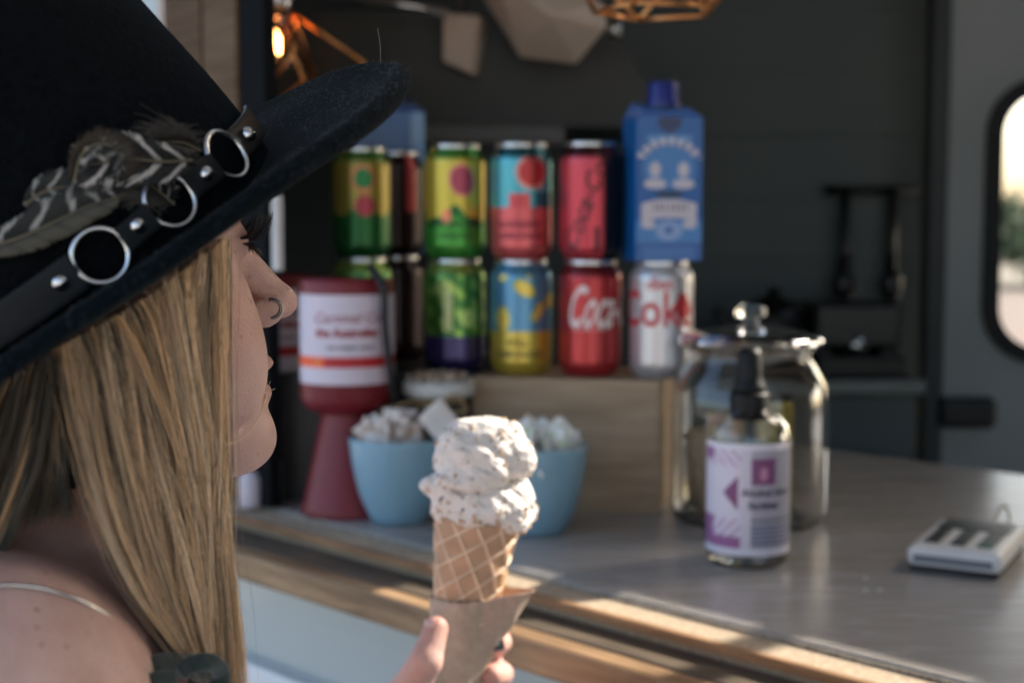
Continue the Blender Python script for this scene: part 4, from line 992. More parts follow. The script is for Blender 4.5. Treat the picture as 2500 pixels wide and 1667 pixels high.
def strands(GG, n, nl, seed, dlo, dhi, jit, rad, cols, colp, seg=18, wav=1., lenv=1.):
    r = np.random.default_rng(seed); GA = np.array(GG, float); m_ = len(GG)-1
    lu = r.uniform(0, m_, nl); lcol = r.choice(len(cols), nl, p=colp); ldep = r.uniform(dlo, dhi, nl); lw = r.uniform(.015, .09, nl)*m_/9*1.5
    lph = r.uniform(0, 6.28, (nl, 3)); lsh = r.normal(0, 1, (nl, 2))
    which = r.integers(0, nl, n); VV = []; CC = []
    for i in range(n):
        k = which[i]; w0 = r.normal(0, lw[k]); T = np.linspace(0, 1-(1-lenv)*r.random(), seg)
        u = lu[k]+w0*(1-.55*T)+.34*np.sin(T*3.2+lph[k, 0])*wav+.10*np.sin(T*7.5+lph[k, 1])*wav+lsh[k, 0]*.50*T*(1-.5*T)
        u = np.minimum(np.where(u < 0, -u*.7, u)-.22*r.random()**3, m_-1e-3); a = np.clip(u.astype(int), 0, m_-1); fr_ = (u-a)[:, None]
        tt = T*8; b = np.clip(tt.astype(int), 0, 7); fb = (tt-b)[:, None]; fb = fb*fb*(3-2*fb) if False else fb
        P0 = GA[a, b]*(1-fr_)+GA[a+1, b]*fr_; P1 = GA[a, b+1]*(1-fr_)+GA[a+1, b+1]*fr_; pp = P0*(1-fb)+P1*fb
        pp[1:-1] = (pp[:-2]+pp[2:]+2*pp[1:-1])/4
        pp[:, 0] += r.normal(0, jit)+r.normal(0, jit*.8)*T+np.sin(T*9+r.uniform(0, 6))*jit*.35
        dep = hdepth(pp[:, 0], pp[:, 1])+ldep[k]+r.normal(0, .0018)+.004*np.sin(T*5+lph[k, 2])+(w0/lw[k])**2*.0012
        c_ = np.array(cols[lcol[k]])*r.choice([.5, .8, .95, 1., 1.1, 1.35])*r.uniform(.85, 1.15)
        VV.append((pp, dep)); CC.append(c_)
    Pp = np.array([a for a, b in VV]); Dp = np.array([b for a, b in VV])
    dx = (Pp[..., 0]-1250)/3472; dy = (Pp[..., 1]-833.5)/3472
    dirs = _F+dx[..., None]*_X-dy[..., None]*_U; P = CAM+dirs*(Dp/dirs[..., 1])[..., None]
    T_ = np.gradient(P, axis=1); T_ /= np.linalg.norm(T_, axis=2)[..., None]
    Nn = np.cross(T_, np.array([0, 1., 0])); Nn /= np.linalg.norm(Nn, axis=2)[..., None]; Bn = np.cross(T_, Nn)
    rr = rad*r.uniform(.7, 1.3, (n, 1, 1))*np.interp(np.linspace(0, 1, seg), [0, .8, 1], [1, .9, .25])[None, :, None]
    ring_ = [P+(Nn*math.cos(a)+Bn*math.sin(a))*rr for a in (math.pi/2, math.pi/2+2.094, math.pi/2+4.189)]
    Vx = np.stack(ring_, 2).reshape(-1, 3); base = (np.arange(n)[:, None]*seg+np.arange(seg-1)[None])*3; base = base.ravel()
    F_ = np.concatenate([np.stack([base+j, base+(j+1) % 3, base+3+(j+1) % 3, base+3+j], 1) for j in range(3)])
    return Vx, F_, np.repeat(np.array(CC), seg*3, 0)
BL = [(.78, .52, .30), (.60, .37, .19), (.42, .29, .175), (.21, .155, .10), (.085, .070, .048), (.82, .62, .41)]  # darkest tones: brown strands plus painted shadow between locks
hm = attrmat('blonde_hair', .38, 0, 0, .5)
B(hm).inputs['Anisotropic'].default_value = .6
v1 = strands(G, 11000, 260, 11, -.004, .012, 2.6, .00014, BL, [.20, .17, .15, .19, .17, .12])
v2 = strands(G2, 2600, 50, 12, .0, .02, 4.0, .00018, BL, [.03, .08, .19, .30, .37, .03])
_ga = [(132, 852), (142, 905), (155, 960), (168, 1015), (183, 1070), (197, 1115), (212, 1160), (226, 1200), (240, 1240)]
_gb = [(148, 842), (137, 900), (128, 960), (116, 1020), (102, 1080), (88, 1140), (70, 1200), (48, 1260), (22, 1320)]
G3 = [_ga, [(.66*a+.34*c, b*.5+d*.5+0*k) for k, ((a, b), (c, d)) in enumerate(zip(_ga, _gb))], [(.33*a+.67*c, b*.5+d*.5+0*k) for k, ((a, b), (c, d)) in enumerate(zip(_ga, _gb))], _gb]
v4 = strands(G3, 2200, 16, 14, .014, .024, 5.0, .0002, BL, [.0, .02, .10,   .35, .53, .0], lenv=.60)
v3 = strands(G, 3000, 50, 13, .012, .022, 6.0, .00022, BL, [.02, .08, .15, .35, .40, .0])
v6 = strands(G, 420, 420, 17, -.012, .0, 16.0, .00008, BL, [.3, .2, .2, .1, .0, .2], wav=1.6)
v5 = strands([[(538, 1050), (545, 1110), (545, 1170), (548, 1240), (556, 1320), (566, 1400), (577, 1480), (588, 1570), (600, 1700)], [(520, 1050), (530, 1110), (534, 1170), (538, 1240), (544, 1320), (552, 1400), (560, 1480), (566, 1570), (572, 1700)]], 420, 14, 15, .0, .006, 5.0, .00010, BL, [.3, .2, .2, .1, .0, .2])
off_ = 0; VA = []; FA = []; CA = []
for vv, ff, cc in (v1, v2, v3, v4, v5, v6): VA.append(vv); FA.append(ff+off_); CA.append(cc); off_ += len(vv)
hair = mobj('hair', np.vstack(VA), np.vstack(FA), hm, person, True, np.vstack(CA)); tag(hair, 'long straight blonde hair with darker strands', kind='stuff')
# dark under-layer following the head so that no gap shows skin between locks
def under(GG, du, u0, u1, vm=1.):
    GA = np.array(GG, float); m_ = len(GG)-1
    def fn(u, v):
        v = v*vm; uu = u0+(u1-u0)*u; a = np.clip(uu.astype(int), 0, m_-1); fr_ = (uu-a)[:, None]; tt = v*8; b = np.clip(tt.astype(int), 0, 7); fb = (tt-b)[:, None]
        pp = (GA[a, b]*(1-fr_)+GA[a+1, b]*fr_)*(1-fb)+(GA[a, b+1]*(1-fr_)+GA[a+1, b+1]*fr_)*fb
        dep = hdepth(pp[:, 0], pp[:, 1])+du+.002*np.sin(u*90+2*np.sin(v*5)); dx = (pp[:, 0]-1250)/3472; dy = (pp[:, 1]-833.5)/3472
        dirs = _F+dx[:, None]*_X-dy[:, None]*_U; return CAM+dirs*(dep/dirs[:, 1])[:, None]
    return grid(fn, 220, 60)
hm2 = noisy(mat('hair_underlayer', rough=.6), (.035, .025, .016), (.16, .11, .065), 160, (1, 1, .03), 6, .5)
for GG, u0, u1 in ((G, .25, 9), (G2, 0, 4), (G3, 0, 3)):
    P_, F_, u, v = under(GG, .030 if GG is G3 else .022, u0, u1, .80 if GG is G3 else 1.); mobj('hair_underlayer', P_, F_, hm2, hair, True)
# fly-away hairs
fly = []
def fl(pts, r=.00010): fly.append(tubeg(spline([W(*p) for p in pts], 40), r, 4))
fl([(455, 1040, .545), (500, 1070, .55), (545, 1084, .56), (585, 1072, .575), (625, 1028, .60), (648, 975, .63), (652, 935, .65), (647, 905, .655), (652, 890, .655)], .00016)
fl([(470, 1062, .545), (520, 1082, .553), (570, 1082, .57), (612, 1050, .60), (640, 1000, .62), (655, 960, .64), (672, 948, .65)], .00014)
fl([(450, 1020, .545), (500, 1062, .55), (560, 1080, .565), (600, 1062, .59), (635, 1012, .61), (650, 960, .64), (660, 930, .65)], .00012)
for (a, b) in ((505, 0), (498, 1), (512, 2), (520, 3)):
    x = 545+b*4; fl([(x, 1160, .565), (x+22+b*5, 1200, .57), (x+12, 1260, .57), (x+5-b*3, 1330, .565), (x+15, 1400, .56)], .00008)
fl([(575, 1440, .55), (603, 1500, .55), (606, 1560, .55), (596, 1620, .55), (590, 1690, .55)], .00008)
fl([(560, 1380, .555), (592, 1480, .55), (598, 1600, .55), (600, 1700, .55)], .00008)
fl([(545, 1060, .565), (560, 1120, .57), (568, 1180, .575), (552, 1240, .57)], .00008)
v, f = join(fly); tag(mobj('stray_hairs', v, f, mat('stray_hair', (.62, .45, .28), .4), hair, True), kind='stuff')

# ------------------------------------------------------------------ hat
HC = np.array([-.1815, .5992, 1.4792]); ha, hb, hr = .5171, .5888, .0170
F1 = np.array([math.cos(ha)*math.cos(hb), math.sin(ha)*math.cos(hb), math.sin(hb)]); l0 = np.array([-math.sin(ha), math.cos(ha), 0]); u0_ = np.cross(F1, l0)
F2 = l0*math.cos(hr)+u0_*math.sin(hr); F3 = u0_*math.cos(hr)-l0*math.sin(hr)
def hat(P): P = np.atleast_2d(P); return HC*0+P
hatE = thing('felt_hat', 'black felt fedora with ringed leather band and feathers', 'hat', tuple(HC))
hatE.rotation_euler = Matrix(np.stack([F1, F2, F3], 1).tolist()).to_euler()
felt = mat('black_felt', rough=.95, sheen=.03, spec=.05)
B(felt).inputs['Sheen Roughness'].default_value = .5; B(felt).inputs['Sheen Tint'].default_value = (.45, .6, .8, 1)
noisy(felt, (.0018, .0022, .0026), (.0046, .0056, .0068), 420, detail=8, bump=.8, bd=.0012)
felt2 = mat('navy_black_felt', rough=.95, sheen=.03, spec=.05); noisy(felt2, (.0013, .0027, .0037), (.0036, .0068, .0090), 420, detail=8, bump=.9, bd=.0012)
BA, BB, CA_, CB_ = .1600, .1400, .0964, .0879; CURL = .0115
def brim_pt(th, t, top_):
    ca, sa = np.cos(th), np.sin(th)
    A2 = (CA_-.006)+(BA-CA_+.006)*t; B2 = (CB_-.006)+(BB-CB_+.006)*t
    z = CURL*sa**2*t**1.5*np.where(sa < 0, 1., .15)+.0012*np.sin(3*th+.6)*t
    return np.stack([A2*ca, B2*sa, z], 1)
def brimfn(u, v):
    th = u*2*np.pi; th_ = .0038
    # v: 0..0.42 top (inner->outer), 0.42..0.58 rolled edge, 0.58..1 bottom (outer->inner)
    t = np.where(v < .42, v/.42, np.where(v > .58, (1-v)/.42, 1.)); P = brim_pt(th, t, None)
    ang = np.where(v < .42, np.pi/2, np.where(v > .58, -np.pi/2, np.pi/2-(v-.42)/.16*np.pi))
    roll = np.clip((t-.80)/.20, 0, 1); hh = th_*(.62+.38*roll**2)*(1+.45*np.clip(np.cos(th+.15), 0, 1)**2)
    rad = np.stack([np.cos(th), np.sin(th), 0*th], 1)
    P = P+rad*(np.cos(ang)*hh)[:, None]; P[:, 2] += np.sin(ang)*hh+.0005*np.sin(th*9)
    return P
P_, F_, u, v = grid(brimfn, 220, 60, True); mobj('brim', P_, F_, felt2, hatE, True)
def crownfn(u, v):
    th = u*2*np.pi; hgt = .125; t = np.clip(v/.75, 0, 1); s = np.clip((v-.75)/.25, 0, 1)
    tap = 1-.17*t**1.0-.02*t*t; rr = tap*(1-s**1.6); A2, B2 = CA_*rr, CB_*rr*(1-.10*t*(np.cos(th) > 0)*np.abs(np.cos(th)))
    z = hgt*t+.016*np.sqrt(np.clip(1-(1-s)**2, 0, 1))-.022*np.exp(-(B2*np.sin(th)/.022)**2)*s*(1-.2*np.cos(th))
    P = np.stack([A2*np.cos(th), B2*np.sin(th), z-.002], 1); P[:, :2] *= (1+.006*np.sin(3*th+8*t))[:, None]; return P
P_, F_, u, v = grid(crownfn, 160, 80, True); mobj('crown', P_, F_, felt, hatE, True)
# a few fibres standing off the felt
parts = []; rl = random.Random(3)
for i in range(1700):
    th = rl.uniform(-2.6, .5); t = rl.uniform(.15, 1.0)**.7; p = brimfn(np.array([(th/(2*np.pi)) % 1]), np.array([.42*t if rl.random() < .6 else rl.uniform(.40, .60)]))[0]
    d = np.array([rl.gauss(0, 1), rl.gauss(0, 1), abs(rl.gauss(0, .6))]); d /= np.linalg.norm(d); l_ = rl.uniform(.0010, .0030)
    parts.append(tubeg([p-d*.0002, p+d*l_*.5+np.array([0, 0, .0003]), p+d*l_], [.00004, .000035, .00002], 3))
v, f = join(parts); tag(mobj('felt_fibres', v, f, mat('fibre', (.11, .13, .16), .8), hatE), kind='stuff')
lp = brimfn(np.array([.985]), np.array([.45]))[0]
v, f = tubeg(spline([lp, lp+np.array([.006, .004, .006]), lp+np.array([.010, .006, .0125])], 10), .00008, 4); mobj('stray_fibre', v, f, mat('pale_fibre', (.4, .38, .33), .6), hatE)

# band: straps, rings, rivets. Angles fitted on the crown (th), height along the crown
def cr_pt(th, z, e=0.):
    tap = 1-.17*(z+.002)/.125; x = (CA_*tap+e)*math.cos(th); y = (CB_*tap+e)*math.sin(th); return np.array([x, y, z])
HRm = np.stack([F1, F2, F3], 1)
def hproj(P):
    d = HC+HRm@P-CAM; z = d@_F; return 1250+3472*(d@_X)/z, 833.5-3472*(d@_U)/z
def find(px, py):
    best = None
    for th in np.linspace(-3.1, .6, 500):
        for z in np.linspace(.002, .05, 33):
            p = cr_pt(th, z, .002); a = hproj(p); d = HRm@np.array([math.cos(th)/CA_, math.sin(th)/CB_, 0])
            if d@(CAM-(HC+HRm@p)) < 0: continue
            e = (a[0]-px)**2+(a[1]-py)**2
            if best is None or e < best[0]: best = (e, th, z)
    return best[1], best[2]
r1_, r2_, r3_ = find(238, 622), find(408, 497), find(540, 386)
v0, v1_, v2_, v3_ = find(144, 685), find(325, 553), find(484, 435), find(583, 343)
zend = find(600, 300)
leather = noisy(mat('black_leather', rough=.5, spec=.22), (.004, .005, .006), (.010, .012, .014), 90, bump=.25)
leather2 = noisy(mat('brown_black_leather', rough=.42, spec=.35), (.008, .007, .006), (.022, .015, .012), 60, bump=.2)
def strap(th0, z0, th1, z1, wd, m, ea=.0062, eb=.0062, th_=.0018):
    def fn(u, v):
        th = th0+(th1-th0)*u; zz = z0+(z1-z0)*u+(v-.5)*wd; tap = 1-.17*(zz+.002)/.125; uu = np.clip(u*2.2, 0, 1) if ea < eb else np.clip(u*2.2-1.2+.2, 0, 1); e = ea+(eb-ea)*(u if ea == eb else (1-(1-u)**4 if ea < eb else u**.5))
        return np.stack([(CA_*tap+e)*np.cos(th), (CB_*tap+e)*np.sin(th), zz], 1)
    P_, F_, u, v = grid(fn, 24, 6); o = mobj('strap', P_, F_, m, hatE, True); s_ = o.modifiers.new('solid', 'SOLIDIFY'); s_.thickness = th_; s_.offset = 0; bevel(o, .0004, 2); return o
def ringat(th, z, R_, rt=.00115):
    n = np.array([math.cos(th)/CA_, math.sin(th)/CB_, .0]); n /= np.linalg.norm(n); n = n+np.array([0, 0, .17]); n /= np.linalg.norm(n); c = cr_pt(th, z, .0052); t1 = np.cross([0, 0, 1.], n); t1 /= np.linalg.norm(t1); t2 = np.cross(n, t1)
    v, f = tubeg([c+(t1*math.cos(a)+t2*math.sin(a))*R_-n*(math.cos(a)**2)*R_*R_/2/.092*.6 for a in np.linspace(0, 2*np.pi, 48, endpoint=False)], rt, 10, True); mobj('ring', v, f, M['steel'], hatE, True)
def rivet(th, z, r=.0031):
    n = np.array([math.cos(th)/CA_, math.sin(th)/CB_, .0]); n /= np.linalg.norm(n); c = cr_pt(th, z, .0074)
    v, f = lathe([(0, .0022), (r*.5, .0020), (r*.85, .0012), (r, .0), (r, -.001)], 24); Rr = Vector(n).to_track_quat('Z', 'Y').to_matrix(); v = np.array([list(Rr@Vector(a)) for a in v])+c; mobj('rivet', v, f, M['steel'], hatE, True)
dth = lambda R_: R_/.09
RR = .0099
for (th, z) in (r1_, r2_, r3_): ringat(th, z, RR)
g_ = .86*RR/.091
SW = .0105
zz_ = r1_[1]
# straps between rings (th increases towards the front)
strap(-2.75, v0[1]-.006, r1_[0]-g_, r1_[1], .0145, leather, .0025, .0056)
strap(r1_[0]+g_, (r1_[1]), r2_[0]-g_, r2_[1], SW, leather)
strap(r2_[0]+g_, r2_[1], r3_[0]-g_, r3_[1], SW, leather)
strap(r3_[0]+g_, r3_[1], -.30, r3_[1]-.001, .0130, leather2, .0056, .0034)
for (th, z) in (v0, v1_, v2_, v3_): rivet(th, z)

# feathers lying on the crown above the band
def hatpt(px, py, e):
    th, z = find2(px, py); return th, z
def find2(px, py):
    best = (1e9, 0, 0)
    for th in np.linspace(-3.1, .3, 220):
        for z in np.linspace(.0, .09, 46):
            a = hproj(cr_pt(th, z, .004)); d = HRm@np.array([math.cos(th)/CA_, math.sin(th)/CB_, 0])
            if d@(CAM-(HC+HRm@cr_pt(th, z))) < 0: continue
            e = (a[0]-px)**2+(a[1]-py)**2
            if e < best[0]: best = (e, th, z)
    return best[1], best[2]
def feather(quill_px, wl, wr, colL, colR, e=.006, barb=260, seed=1, fluff=.0, bar=0.):
    """a feather along quill pixels; barbs are thin curved strips on each side of the shaft"""
    rl = np.random.default_rng(seed); tz = [find2(*p) for p in quill_px]; Q = spline(np.array([(a, b, 0) for a, b in tz]), 80)
    def P3(th, z, ee): return cr_pt(th, z, ee)
    ft = bpy.data.objects.new('feather', None); COL.objects.link(ft); ft.parent = hatE; ft.empty_display_size = .01
    sh = np.array([P3(a, b, e+.0012) for a, b, _ in Q]); v, f = tubeg(sh, np.linspace(.00045, .00015, 80), 6); mobj('shaft', v, f, mat('quill', (.17, .135, .085), .6), ft, True)
    V_ = []; F_ = []; C_ = []; n = 0
    for side, wd_, cl in ((1, wl, colL), (-1, wr, colR)):
        if wd_ <= 0: continue
        for i in range(barb):
            s = (i+rl.random())/barb; k = s*78; a = int(k); q0 = Q[a]; dq = Q[a+1]-Q[a]; arc = np.array([dq[0]*.09, dq[1]]); arc /= np.linalg.norm(arc)+1e-9; nrm_ = np.array([-arc[1], arc[0]])*side
            prof_ = math.sin(math.pi*min(1, .08+s*.97))**.5; Lb = wd_*prof_*rl.uniform(.85, 1.08)*(1+fluff*rl.uniform(-.3, 1.0)); wv = rl.normal(0, .12+fluff*.7)
            m_ = 8; pts = []
            for j in range(m_):
                t = j/(m_-1); fwd = .75*t*Lb+wv*t*t*Lb; lat = Lb*t*(1-.25*t); o2 = arc*fwd+nrm_*lat
                pts.append(P3(q0[0]+o2[0]/.09, q0[1]+o2[1], e+.0016*math.sin(t*2.2)+fluff*.004*t*rl.random()))
            pts = np.array(pts); T = np.gradient(pts, axis=0); T /= np.linalg.norm(T, axis=1)[:, None]; nn = np.array([math.cos(q0[0]), math.sin(q0[0]), 0]); Wd = np.cross(T, nn)*(.00022 if fluff else .00034)*np.linspace(1, .4, m_)[:, None]
            V_ += [pts-Wd, pts+Wd]
            for j in range(m_-1): F_.append((n+j, n+j+1, n+m_+j+1, n+m_+j))
            for rep in range(2):
                for j in range(m_): C_.append(cl(s, j/(m_-1), rl)*.5)
            n += 2*m_
    mobj('vane', np.vstack(V_), np.array(F_), FM, ft, True, np.array(C_)); return ft
FM = attrmat('feather_vane', .6)
def c_olive(s, t, r): return np.array((.115, .10, .065))*(.75+.5*t)*(1-.35*(math.sin(s*40) > .7))
def c_barred(s, t, r):
    k = (math.sin(s*34+2.2*math.sin(t*3+s*6)+t*3.5)); return np.array((.62, .61, .56)) if (k > .80 and .12 < t < .93) else np.array((.012, .013, .012))
def c_wide(s, t, r):
    k = math.sin(s*30-t*2.2); return np.array((.95, .86, .78)) if (k > .66 and t > .12) else np.array((.022, .021, .021))
def c_fluff(s, t, r): return np.array((.085, .072, .060))*(.6+.8*t)
def c_brown(s, t, r): return np.array((.07, .045, .025))*(.6+.6*t)
feather([(-60, 605), (40, 585), (130, 545), (210, 500), (300, 470)], .0115, .0085, c_barred, c_olive, .0065, 330, 1)
feather([(455, 402), (380, 400), (300, 398), (230, 400), (180, 410)], .0130, .0125, c_wide, c_wide, .0080, 320, 2)
feather([(478, 368), (440, 352), (400, 350), (350, 362)], .0085, .0060, c_fluff, c_fluff, .0050, 260, 3, .8)
feather([(430, 500), (400, 470), (370, 452), (330, 440)], .0130, .0100, c_fluff, c_barred, .0012, 260, 4, .5)
feather([(172, 452), (190, 385), (230, 362), (268, 375), (282, 410), (262, 445)], .0060, .0070, c_brown, c_barred, .0090, 260, 5, .2)
feather([(60, 500), (110, 460), (180, 455), (240, 480)], .0080, .0070, c_barred, c_barred, .0050, 200, 6)

# ------------------------------------------------------------------ ice cream
CT = W(1092, 1800, .955); CM = W(1165, 1268, .965)          # cone tip and rim centre
axc = CM-CT; CLn = np.linalg.norm(axc); axc /= CLn; e1 = np.cross(axc, [0, -1., 0]); e1 /= np.linalg.norm(e1); e2 = np.cross(axc, e1)
ice = thing('ice_cream_cone', 'two scoops of speckled white ice cream in a waffle cone', 'ice cream', tuple(CT))
R0, R1 = .0082, .0272
def conefn(u, v, e=0.):
    th = u*2*np.pi; h = v*CLn; r = R0+(R1-R0)*v
    a = (v*9.5-u*6+.1*np.sin(th*2)) % 1.; b = (v*5.5+u*10) % 1.
    def rdg(t): t = np.abs(((t+.5) % 1.)-.5); return np.clip(1-t/.13, 0, 1)
    rg = np.maximum(rdg(a), rdg(b)); rg = rg*rg*(3-2*rg); rr = r+.0019*rg+e+.0012*np.sin(2*th+1)*v
    P = CT*0+np.outer(h, axc)+(np.outer(np.cos(th), e1)+np.outer(np.sin(th), e2))*rr[:, None]; return P, rg
_store = {}
def cf(u, v):
    P, rg = conefn(u, v); _store['r'] = rg; return P
P_, F_, u, v = grid(cf, 420, 420, True); rg = _store['r'][:, None]
nz = np.array([mnoise.noise(Vector(p)*90) for p in P_])[:, None]
col = np.array((.46, .275, .165))*(1-rg)+np.array((.74, .54, .375))*rg; col = col*(1+.22*nz)
wm = attrmat('waffle', .62); B(wm).inputs['Subsurface Weight'].default_value = .08; B(wm).inputs['Subsurface Scale'].default_value = .004
cn = mobj('waffle_cone', P_, F_, wm, ice, True, col)
# rolled overlap edge of the wafer, low on the sunlit side
def lapfn(u, v):
    th = -.62+u*.85+.55*(1-v); vv = .62+.17*v; r = R0+(R1-R0)*vv+.0020*np.sin(np.pi*np.clip(u, 0, 1))**.6+.0006; return np.outer(vv*CLn, axc)+(np.outer(np.cos(th), e1)+np.outer(np.sin(th), e2))*r[:, None]
P_, F_, u, v = grid(lapfn, 24, 30); lap = mobj('wafer_flap', P_, F_, noisy(mat('wafer_plain', rough=.6), (.52, .30, .15), (.62, .39, .21), 120, bump=.2), cn, True); lap.modifiers.new('solid', 'SOLIDIFY').thickness = .0012
def I(px, py, Y=.965): return W(px, py, Y)
def vn(p, s, o_=0.):
    """cheap smooth noise from sines, vectorised"""
    q = p*s+o_; x, y, z = q[:, 0], q[:, 1], q[:, 2]
    return (np.sin(x+1.7*np.sin(y*1.3+z))+np.sin(y*1.1+1.9*np.sin(z*1.2+x*.7))+np.sin(z*1.3+1.6*np.sin(x*1.1-y*.6)))/3
PX = .965/3472
def scoop_top(p):
    d = el(p, I(1175, 1116), (.0285, .0275, .0258))
    d = smin(d, el(p, I(1120, 1085, .958), (.013, .013, .014)), .008); d = smin(d, el(p, I(1262, 1120, .962), (.0115, .014, .0165)), .005)
    d = smin(d, el(p, I(1225, 1052, .965), (.013, .014, .0075)), .006); d = smin(d, el(p, I(1095, 1140, .96), (.0085, .012, .013)), .009); d = smin(d, el(p, I(1150, 1172, .950), (.022, .016, .008)), .010)
    return d+.0019*vn(p, 150, 2)+.0008*vn(p, 300)+.00045*vn(p, 620, 3)+.00035*vn(p, 1500, 7)-.0018*np.clip(vn(p, 170, 9)-.35, 0, 1)
def scoop_low(p):
    d = el(p, I(1180, 1222), (.0310, .0300, .0205))
    d = smin(d, el(p, I(1262, 1225, .965), (.0135, .018, .0180)), .007); d = smin(d, el(p, I(1092, 1190, .955), (.013, .013, .012)), .007)
    d = smin(d, el(p, I(1062, 1182, .955), (.0090, .009, .0055)), .005); d = smin(d, el(p, I(1085, 1238, .955), (.0085, .010, .0115)), .006)
    d = smin(d, el(p, I(1140, 1262, .945), (.007, .006, .0065)), .005); d = smin(d, el(p, I(1190, 1262, .940), (.008, .007, .0045)), .005); d = smin(d, el(p, I(1262, 1268, .95), (.010, .012, .009)), .006)
    d = smin(d, el(p, I(1160, 1250, .938), (.004, .005, .0080)), .003); d = smin(d, el(p, I(1205, 1255, .938), (.0035, .004, .0070)), .003)
    return d+.0020*vn(p, 150, 6)+.0008*vn(p, 280, 5)+.0005*vn(p, 600, 1)+.0004*vn(p, 1500, 2)-.0020*np.clip(vn(p, 180, 4)-.3, 0, 1)
icem = mat('vanilla_ice_cream', rough=.58, sss=.25); B(icem).inputs['Subsurface Radius'].default_value = (.006, .005, .004); B(icem).inputs['Subsurface Scale'].default_value = .6
co = coords(icem); na = N(icem, 'ShaderNodeTexNoise'); na.inputs['Scale'].default_value = 130; na.inputs['Detail'].default_value = 5; L(icem, co, na.inputs['Vector'])
ra = N(icem, 'ShaderNodeValToRGB'); ra.color_ramp.elements[0].position = .28; ra.color_ramp.elements[0].color = (.50, .35, .25, 1); ra.color_ramp.elements[1].position = .42; ra.color_ramp.elements[1].color = (.72, .665, .62, 1)
L(icem, na.outputs['Fac'], ra.inputs[0]); L(icem, ra.outputs[0], B(icem).inputs['Base Color'])
nb_ = N(icem, 'ShaderNodeTexNoise'); nb_.inputs['Scale'].default_value = 700; nb_.inputs['Detail'].default_value = 5; L(icem, co, nb_.inputs['Vector'])
bp = N(icem, 'ShaderNodeBump'); bp.inputs['Strength'].default_value = .5; bp.inputs['Distance'].default_value = .0008; L(icem, nb_.outputs['Fac'], bp.inputs['Height']); L(icem, bp.outputs[0], B(icem).inputs['Normal'])
cA = I(1175, 1150)
surf = []
for nm, fn in (('scoop', scoop_top), ('scoop', scoop_low)):
    v, f = iso(fn, cA-.05, cA+.05, .0009, 8, .004); surf.append(v); mobj(nm, v-CT, f, icem, ice, True)
# biscuit crumbs and dark specks pressed into the ice cream
rl = random.Random(9); pc = []; pd = []
for k, vv in enumerate(surf):
    idx_ = [rl.randrange(len(vv)) for _ in range(420)]
    for i in idx_:
        p = vv[i]
        if p[1] > .975: continue
        if rl.random() < .10: pd.append(sphg(p-CT, [rl.uniform(.0006, .0014) for _ in range(3)], 6, 4))
        elif (k == 0 and rl.random() < .08) or (k == 1 and p[2] < I(0, 1225)[2]) or rl.random() < .08:
            pc.append(sphg(p-CT, [rl.uniform(.0007, .0019) for _ in range(3)], 6, 4))
v, f = join(pd); tag(mobj('dark_specks', v, f, mat('speck', (.045, .028, .02), .6), ice, True), kind='stuff')
v, f = join(pc); tag(mobj('biscuit_crumbs', v, f, noisy(mat('biscuit', rough=.8), (.42, .25, .13), (.62, .44, .29), 300), ice, True), kind='stuff')

# paper sleeve
pp_ = thing('paper_napkin', 'pale brown paper napkin wrapped round the cone', 'napkin', tuple(CT))
def papfn(u, v):
    th = (u-.5)*2*np.pi*1.04-.35; vt = .630+.045*(.5+.5*np.cos(th-.05))+.045*np.clip(1-np.abs(th-.05)/.9, 0, 1); vv = .12+(vt-.12)*v
    r = (R0+(R1-R0)*vv)*np.clip(.86+.4*(vv-.12)/.3, .86, 1)+.0036+.0009*np.sin(th*5+v*4)*(.3+.7*v)+.0010*np.sin(th*2+1)
    fl_ = np.exp(-((th-.05)/.42)**2)*np.clip((v-.30)/.70, 0, 1)**1.2*.020+.0015*np.sin(th*3+.5)*np.clip((v-.5)*2, 0, 1)
    P = np.outer(vv*CLn, axc)+(np.outer(np.cos(th), e1)+np.outer(np.sin(th), e2))*(r+fl_)[:, None]; return P
P_, F_, u, v = grid(papfn, 200, 90)
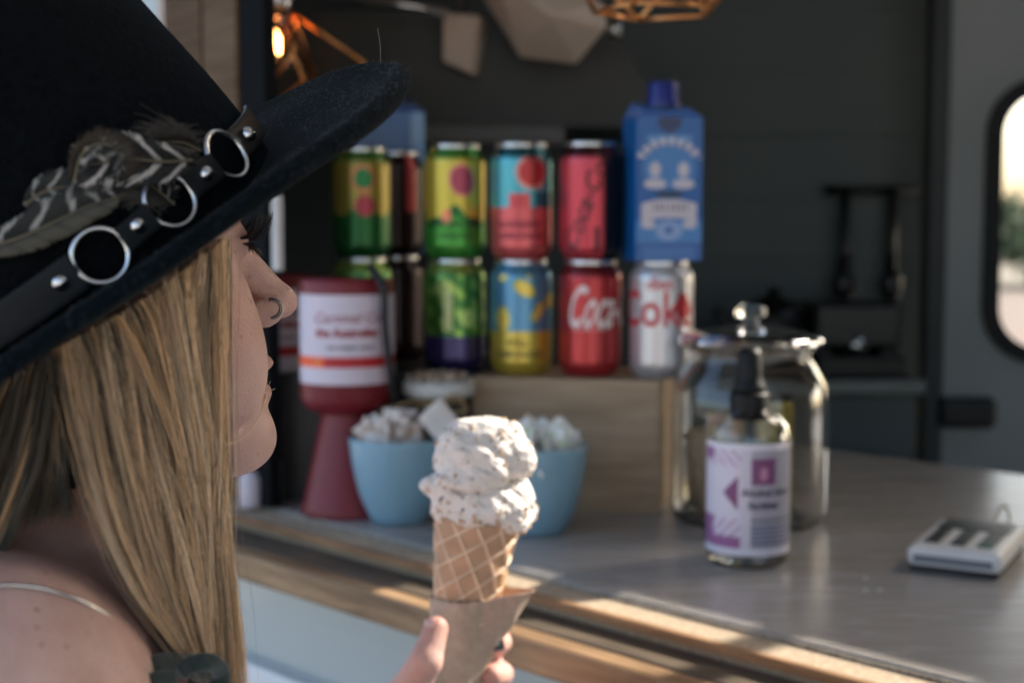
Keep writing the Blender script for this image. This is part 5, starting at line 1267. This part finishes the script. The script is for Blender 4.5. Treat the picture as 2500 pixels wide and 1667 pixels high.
P_ = P_+np.array([(lambda n_: (abs(n_[0])*.0034-.0008, abs(n_[1])*.0030-.0008, 0))(mnoise.noise_vector(Vector((p[0]*75, p[1]*75, p[2]*38)))) for p in P_])*np.clip(v*1.3, 0, 1)[:, None]
pm = noisy(mat('napkin_paper', rough=.85), (.37, .275, .205), (.45, .34, .26), 160, detail=8, bump=.35); B(pm).inputs['Subsurface Weight'].default_value = .1; B(pm).inputs['Subsurface Scale'].default_value = .002
o = mobj('paper_sheet', P_, F_, pm, pp_, True); o.modifiers.new('solid', 'SOLIDIFY').thickness = .0004

# ------------------------------------------------------------------ trees seen through the door window
bark = noisy(mat('bark', rough=.95), (.05, .035, .022), (.10, .07, .045), 14, bump=.4)
leafm = noisy(mat('leaves', rough=.7), (.035, .065, .025), (.09, .13, .05), .9)
for i, (x, y, h) in enumerate(((11.4, 34, 1.9), (12.8, 35, 2.3), (14.6, 34.5, 2.1), (16.8, 36, 2.6))):
    t = thing('tree', ('low bushy green tree at the left edge of the door window', 'taller green tree behind the first one in the door window', 'rounded green tree at the right of the door window', 'tallest green tree beyond the door window')[i], 'tree', (x, y, 0), 0, 'trees outside the van')
    v, f = tubeg(spline([(0, 0, -.1), (.05, 0, h*.3), (-.03, .05, h*.6), (0, 0, h*.9)], 10), np.linspace(.16, .04, 10), 8); mobj('trunk', v, f, bark, t, True)
    n = 5200; r = np.random.default_rng(20+i); cl = r.normal(0, 1, (16, 3))*np.array([h*.26, h*.26, h*.17])+np.array([0, 0, h*.58]); k = r.integers(0, 16, n); p = cl[k]+r.normal(0, h*.085, (n, 3)); p[:, 2] = np.maximum(p[:, 2], .2)
    a = r.normal(0, 1, (n, 3)); a /= np.linalg.norm(a, axis=1)[:, None]; b = np.cross(a, r.normal(0, 1, (n, 3))); b /= np.linalg.norm(b, axis=1)[:, None]; s = .07
    Vt = np.stack([p-a*s, p+b*s*.5, p+a*s, p-b*s*.5], 1).reshape(-1, 3); Ft = np.arange(n*4).reshape(-1, 4); tag(mobj('crown', Vt, Ft, leafm, t), kind='stuff')
